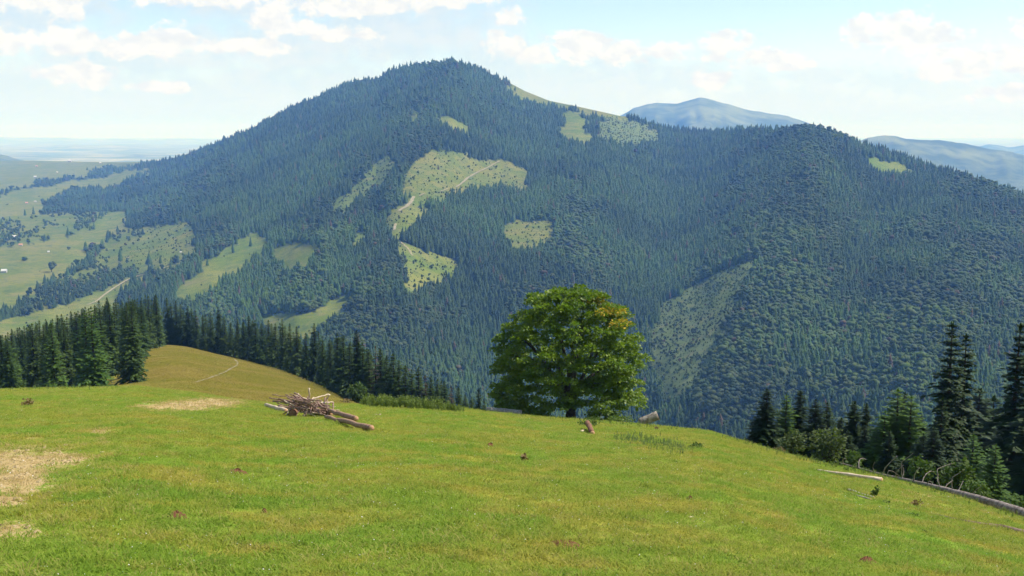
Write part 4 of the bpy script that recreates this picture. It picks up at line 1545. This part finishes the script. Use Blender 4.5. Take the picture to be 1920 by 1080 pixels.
mound(331, 974, 40, 7, "round reddish molehill in the lower left meadow", 1)
mound(1062, 1024, 64, 5, "wide flat earth patch at the bottom centre right", 2)
mound(1626, 1056, 42, 6, "dark red-brown molehill at the bottom right", 3)
mound(446, 889, 36, 5, "dark brown scraped earth left of centre", 4)
mound(920, 838, 17, 4, "small earth mound in the middle distance left of the lone weed", 5)
mound(496, 963, 12, 4, "tiny dark earth crumb right of the round molehill", 6)
mound(1294, 938, 14, 4, "tiny earth mound in the right half of the meadow", 7)

# ------------------------------------------------------------------ grass, weeds and flowers of the meadow
def tuft(r, blades, h, spread, wid_, lean):
    V, Q, T3 = [], [], []
    for _ in range(blades):
        a, b = r.uniform(0, 6.28, 2)
        rad = spread * r.uniform(0, 1) ** .5
        p = np.array([rad * math.cos(a), rad * math.sin(a), -.01])
        hh_ = h * r.uniform(.55, 1.25)
        d = np.array([math.cos(b), math.sin(b), 0])
        sd = np.array([-d[1], d[0], 0]) * wid_ * r.uniform(.7, 1.3)
        ln = lean * r.uniform(.3, 1.4)
        m1 = p + d * hh_ * ln * .35 + np.array([0, 0, hh_ * .6])
        tip = p + d * hh_ * ln + np.array([0, 0, hh_ * r.uniform(.75, 1.0)])
        k = len(V)
        V += [p - sd, p + sd, m1 + sd * .8, m1 - sd * .8, tip]
        Q.append((k, k + 1, k + 2, k + 3))
        T3.append((k + 3, k + 2, k + 4))
    return MB().add(V, Q, T3).mesh("tuft")


m_grass, t, out = material("grass_blades")
an = t.n('ShaderNodeAttribute')
an.attribute_name = "worn"
an.attribute_type = 'INSTANCER'
gcol, gfine, gmid = meadow_colour(t, t.math('MULTIPLY', an.outputs['Fac'], .8), None)
oi = t.n('ShaderNodeObjectInfo')
gcol = t.mix(t.math('MULTIPLY', t.ramp(oi.outputs['Random'], .70, 1.0), .7), gcol, (.36, .30, .10))
gcol = t.mix(t.math('MULTIPLY', t.ramp(oi.outputs['Random'], .35, .0), .55), gcol, (.10, .19, .014))
df = t.n('ShaderNodeBsdfPrincipled')
t.link(gcol, df.inputs['Base Color'])
df.inputs['Roughness'].default_value = .75
df.inputs['Specular IOR Level'].default_value = .15
tl = t.n('ShaderNodeBsdfTranslucent')
t.link(t.mix(1.0, gcol, (1.1, 1.15, .7), 'MULTIPLY'), tl.inputs[0])
mx = t.n('ShaderNodeMixShader')
mx.inputs[0].default_value = .4
t.link(df.outputs[0], mx.inputs[1])
t.link(tl.outputs[0], mx.inputs[2])
t.link(mx.outputs[0], out.inputs[0])
r = np.random.default_rng(31)
gk = [loose("g", tuft(r, 44, .016 + .0065 * k, .14, .0042, 1.7), m_grass) for k in range(5)]
NG = 185000
Y = 6.5 + (108 - 6.5) * r.uniform(0, 1, NG) ** 1.12
a = r.uniform(-.56, .56, NG)
x = a * wid(Y)
z = ground(x, Y)
wn = worn_at(x, Y, z)
cl_ = fbm(x * .8, Y * .8, 71, 3)
bare = np.zeros(len(x), bool)
for (mx_, my_, mr_) in MOUNDS:
    bare |= np.hypot(x - mx_, (Y - my_)) < mr_ * (.95 + .5 * (cl_ - .3))
keep = ~bare & (Y < np.interp(a, crest_a, crest_d) * 1.12) & (r.uniform(0, 1, NG) > np.clip((wn + (cl_ - .5) * .9) * 1.9 - .62, 0, .86))
x, Y, z, wn, cl_ = x[keep], Y[keep], z[keep], wn[keep], cl_[keep]
s = (.72 + .75 * cl_) * np.interp(Y, [8, 30, 100], [.9, 1.15, 1.9]) * r.uniform(.8, 1.2, len(x))
sz = s * r.uniform(.55, 1.2, len(x))
gk2 = gk
go = scatter("grass", np.stack([x, Y, z], -1), np.stack([s, s, sz], -1), r.uniform(0, 6.28, len(x)), r.integers(0, 5, len(x)), gk, tilt=r.normal(size=(len(x), 2)) * .12)
attr_f(go.data, "worn", wn)
tag(go, kind="stuff")
print("grass tufts", len(x))
m_grass_k, t, out = material("dry_grass_blades")
kc, kf, kmid = meadow_colour(t, 0.12, 1.0)
kb = t.n('ShaderNodeBsdfDiffuse')
t.link(t.mix(t.math('MULTIPLY', t.n('ShaderNodeObjectInfo').outputs['Random'], .4), kc, (.34, .30, .09)), kb.inputs[0])
kt = t.n('ShaderNodeBsdfTranslucent')
t.link(kc, kt.inputs[0])
km = t.n('ShaderNodeMixShader')
km.inputs[0].default_value = .35
t.link(kb.outputs[0], km.inputs[1])
t.link(kt.outputs[0], km.inputs[2])
t.link(km.outputs[0], out.inputs[0])
kk = [loose("k", tuft(r, 40, .022 + .008 * k, .13, .0042, 1.2), m_grass_k) for k in range(4)]
NK = 60000
Yk = 110 + 260 * r.uniform(0, 1, NK)
uk = r.uniform(225, 720, NK)
xk = u2a(uk, 710) * wid(Yk)
zk_ = ground(xk, Yk)
sk_ = r.uniform(3.0, 6.5, NK)
ko = scatter("grass", np.stack([xk, Yk, zk_], -1), np.stack([sk_, sk_, sk_ * .55], -1), r.uniform(0, 6.28, NK), r.integers(0, 4, NK), kk)
tag(ko, kind="stuff")

# taller weeds: the bank left of the maple, the grey-green strip on the right, the crest
m_weed = leaf_material("weed_leaves", [(.115, .165, .030), (.185, .225, .055), (.14, .19, .05)], 1.5, .3, .5)
m_weed_g = leaf_material("grey_weed_leaves", [(.12, .17, .055), (.19, .235, .10), (.15, .2, .08)], 1.5, .3, .5)


def weed_mesh(r, n, h):
    m = MB()
    for _ in range(5):
        a = r.uniform(0, 6.28)
        top = np.array([math.cos(a) * .12, math.sin(a) * .12, h * r.uniform(.7, 1.1)])
        m.tube([(0, 0, 0), top * .5, top], [.008, .006, .003], 4)
        k = n // 5
        f = r.uniform(.15, 1, k)
        p = top[None] * f[:, None] + r.normal(size=(k, 3)) * .02
        o = unit(r.normal(size=(k, 3)) + np.array([0, 0, .5]))
        sd = unit(np.cross(o, r.normal(size=(k, 3))))
        l = r.uniform(.09, .20, k)
        m.diamonds(p, o, sd, l, l * .28)
    return m.mesh("weed")


def weed_band(name, us, vs, hs, n, mat, jitter, seed):
    r = np.random.default_rng(seed)
    wk = [loose("w", weed_mesh(r, 60, 1.0), mat) for _ in range(3)]
    u_ = r.uniform(us[0], us[-1], n)
    P, S = [], []
    for q in u_:
        v_ = np.interp(q, us, vs) + r.normal() * jitter
        x, y, z = on_ground(q, v_)
        P.append((x, y, z - .02))
        S.append(np.interp(q, us, hs) * y / F * r.uniform(.6, 1.25))
    S = np.array(S)
    o = scatter(name, P, np.stack([S, S, S], -1), r.uniform(0, 6.28, n), r.integers(0, 3, n), wk)
    return tag(o, kind="stuff")


weed_band("weeds", [676, 700, 760, 820, 870], [759, 763, 765, 769, 773], [14, 22, 20, 19, 10], 260, m_weed, 1.4, 5)
weed_band("weeds", [1150, 1200, 1250, 1300], [822, 827, 838, 846], [6, 8, 9, 6], 520, m_weed_g, 5.5, 6)
weed_band("weeds", [890, 1000, 1100, 1200, 1330], [772, 783, 790, 799, 812], [4, 5, 8, 7, 5], 170, m_weed, 1.5, 7)
weed_band("weeds", [0, 120, 250], [732, 730, 727], [5, 6, 5], 130, m_weed, 1.2, 8)
weed_band("weeds", [1340, 1420, 1520, 1600, 1680], [816, 838, 866, 884, 900], [6, 9, 10, 12, 9], 150, m_weed, 2.0, 9)
weed_band("weeds", [1600, 1700, 1800, 1920], [884, 908, 938, 978], [9, 9, 11, 12], 120, m_weed, 2.5, 10)

m_fl, t, out = material("petals")
principled(t, out, (.62, .60, .54), .7, .1)
fk = []
for k in range(2):
    m = MB()
    n = 7
    ring = [(.011 * math.cos(6.283 * j / n), .011 * math.sin(6.283 * j / n), .004 * (j % 2)) for j in range(n)]
    m.add(ring + [(0, 0, .004)], None, [(j, (j + 1) % n, n) for j in range(n)])
    fk.append(loose("f", m.mesh("flower"), m_fl))
NF = 15000
Y = 7 + 65 * r.uniform(0, 1, NF) ** 1.1
a = r.uniform(-.54, .54, NF)
x = a * wid(Y)
cl_ = fbm(x * .35 + 5, Y * .35, 81, 3)
keep = r.uniform(0, 1, NF) < np.clip((cl_ - .38) * 4, .05, 1)
x, Y = x[keep], Y[keep]
z = ground(x, Y) + r.uniform(.03, .055, len(x))
s = r.uniform(.3, 1.0, len(x)) ** 1.5 * np.interp(Y, [8, 40, 80], [.6, 1.2, 1.6])
fo = scatter("flowers", np.stack([x, Y, z], -1), np.stack([s, s, s], -1), r.uniform(0, 6.28, len(x)), r.integers(0, 2, len(x)), fk, tilt=r.normal(size=(len(x), 2)) * .4)
tag(fo, kind="stuff")

# loose clods on the worn ground
m_clod = bark_material("clods", (.24, .165, .07), (.50, .39, .21), 30)
ck_ = []
for k in range(3):
    q = unit(r.normal(size=(14, 3)))
    m = MB()
    ring = lambda zz, rr_: [(rr_ * math.cos(6.283 * j / 6) * r.uniform(.7, 1.3), rr_ * math.sin(6.283 * j / 6) * r.uniform(.7, 1.3), zz * r.uniform(.7, 1.3)) for j in range(6)]
    V = ring(-.1, 1.0) + ring(.45, .8) + [(0, 0, .75)]
    m.add(V, [(j, (j + 1) % 6, 6 + (j + 1) % 6, 6 + j) for j in range(6)], [(6 + j, 6 + (j + 1) % 6, 12) for j in range(6)])
    ck_.append(loose("c", m.mesh("clod"), m_clod))
NCL = 60000
Y = 7 + 95 * r.uniform(0, 1, NCL)
a = r.uniform(-.56, .1, NCL)
x = a * wid(Y)
z = ground(x, Y)
wn = worn_at(x, Y, z)
keep = r.uniform(0, 1, NCL) < np.clip((wn + (fbm(x * 1.5, Y * 1.5, 93, 3) - .5) * .9 - .5) * 1.6, 0, 1)
x, Y, z = x[keep], Y[keep], z[keep]
s = .012 + .045 * r.uniform(0, 1, len(x)) ** 3 + .0003 * Y
gv_ = scatter("gravel", np.stack([x, Y, z], -1), np.stack([s, s, s * .8], -1), r.uniform(0, 6.28, len(x)), r.integers(0, 3, len(x)), ck_)
tag(gv_, kind="stuff")

# footpath over the knoll
u_, v_ = resample([(366, 718), (395, 709), (420, 699), (432, 692), (443, 686), (445, 680), (441, 676), (436, 673)], 40)
pp_ = [on_ground(p, q) for p, q in zip(u_, v_)]
strip("path", [(p[0], p[1], p[2] + .12) for p in pp_], .3, m_track)

# ------------------------------------------------------------------ lone trees and little houses on the far slopes
def far_tree(u, v, hpx, wpx, label, conifer=False, seed=0):
    x, y, z = (float(k) for k in on_mountain(u, v))
    h = hpx / F * y
    w = wpx / F * y
    e = empty("field_tree", (x, y, z - .3))
    r_ = random.Random(seed)
    MB().tube([(0, 0, -.5), (0, 0, h * .5)], [h * .03, h * .015], 6).build("trunk", m_bark, e)
    me_ = cone_tree(r_, 8, 9) if conifer else puff_tree(r_, 14)
    o = obj("crown", me_, m_conifer_far if conifer else m_broad_far, e)
    o.scale = (w * (2.2 if conifer else 1.25), w * (2.2 if conifer else 1.25), h)
    return tag(e, label, "tree")


far_tree(97, 510, 24, 22, "single round tree with a long shadow on the wide far pasture", seed=1)
far_tree(437, 474, 24, 8, "single pointed conifer in the narrow clearing on the left slope", True, seed=2)
far_tree(470, 462, 20, 8, "pointed conifer at the upper end of the narrow left clearing", True, seed=3)
far_tree(46, 489, 9, 18, "low bushy tree on the far pasture left of the round tree", seed=4)
far_tree(129, 468, 7, 8, "tiny dark bush on the upper far pasture", seed=5)
far_tree(808, 504, 9, 9, "single dark tree on the triangular clearing in the middle slope", seed=6)
far_tree(136, 497, 6, 7, "tiny bush right of the round tree on the far pasture", seed=7)
far_tree(226, 490, 26, 13, "dark pointed tree above the hedge on the left", True, seed=8)
far_tree(280, 496, 24, 16, "dark conifer clump in the half-wooded clearing on the left", True, seed=9)
far_tree(301, 494, 18, 8, "slim conifer right of the clump in the half-wooded clearing", True, seed=10)
far_tree(125, 340, 9, 9, "dark round tree on the upper left fields", seed=11)
far_tree(47, 404, 13, 7, "pointed tree standing above the left forest belt", True, seed=12)
far_tree(63, 402, 16, 7, "second pointed tree at the end of the left forest belt", True, seed=13)
far_tree(822, 318, 10, 5, "small conifer left standing in the brownish clear-cut", True, seed=14)

m_wall = bark_material("house_wall", (.36, .34, .30), (.48, .45, .40), .6)
m_roof_w = bark_material("pale_roof", (.36, .36, .36), (.52, .52, .51), .5, .5)
m_roof_r = bark_material("rusty_roof", (.34, .17, .11), (.48, .27, .19), .5, .7)


def house(u, v, wpx, label, roof, rz, seed=0):
    x, y, z = (float(k) for k in on_mountain(u, v))
    w = wpx * .78 / F * y
    d, h, rh = w * .7, w * .38, w * .34
    e = empty("house", (x, y, z - .2), rz)
    V = [(-w / 2, -d / 2, 0), (w / 2, -d / 2, 0), (w / 2, d / 2, 0), (-w / 2, d / 2, 0), (-w / 2, -d / 2, h), (w / 2, -d / 2, h), (w / 2, d / 2, h), (-w / 2, d / 2, h), (-w / 2, 0, h + rh * .96), (w / 2, 0, h + rh * .96)]
    MB().add(V, [(0, 1, 5, 4), (2, 3, 7, 6)], None).add([V[i] for i in (1, 2, 6, 9, 5, 3, 0, 4, 8, 7)], None, [(0, 1, 2), (0, 2, 4), (4, 2, 3), (5, 6, 7), (5, 7, 9), (9, 7, 8)]).build("wall", m_wall, e)
    o_ = w * .06
    R = []
    for s in (-1, 1):
        R += [(-w / 2 - o_, s * (d / 2 + o_), h - o_ * .6), (w / 2 + o_, s * (d / 2 + o_), h - o_ * .6), (w / 2 + o_, 0, h + rh), (-w / 2 - o_, 0, h + rh)]
    R = R + [(a, b, c_ + w * .03) for a, b, c_ in R]
    MB().add(R, [(0, 1, 2, 3), (4, 5, 6, 7), (8, 9, 10, 11), (12, 13, 14, 15), (0, 1, 9, 8), (4, 5, 13, 12), (0, 3, 11, 8), (1, 2, 10, 9), (4, 7, 15, 12), (5, 6, 14, 13)]).build("roof", roof, e)
    return tag(e, label, "house", "small houses on the far fields")


house(27, 446, 9, "white-roofed farmhouse between trees at the far left, larger of two", m_roof_w, .3)
house(17, 448, 6, "small white shed left of the larger white-roofed farmhouse", m_roof_w, .5)
house(39, 461, 8, "rust-roofed house at the top edge of the far pasture", m_roof_r, .2)
house(91, 473, 5, "tiny white hut alone on the far pasture above the round tree", m_roof_w, .6)
house(339, 474, 5, "tiny white hut in the half-wooded clearing on the left", m_roof_w, .2)
house(66, 333, 6, "small white house below the upper left fields", m_roof_w, .4)
house(69, 313, 5, "tiny pale house on the upper left field, left of another", m_roof_r, .1)
house(107, 324, 4, "tiny white house in the middle of the upper left field", m_roof_w, .9)
house(131, 304, 8, "white farm building on the skyline of the upper left fields", m_roof_w, .1)
house(188, 307, 5, "white cottage on the upper left skyline, right of the farm building", m_roof_w, .3)
house(206, 311, 4, "tiny pale cottage near the right end of the upper left field", m_roof_w, .3)
house(50, 382, 6, "pale rust-roofed house on the middle left field", m_roof_r, .5)
house(66, 379, 5, "pale hut right of the rust-roofed house on the middle left field", m_roof_w, .2)
house(8, 511, 12, "long white barn by the bright green plot at the left edge", m_roof_w, .15)
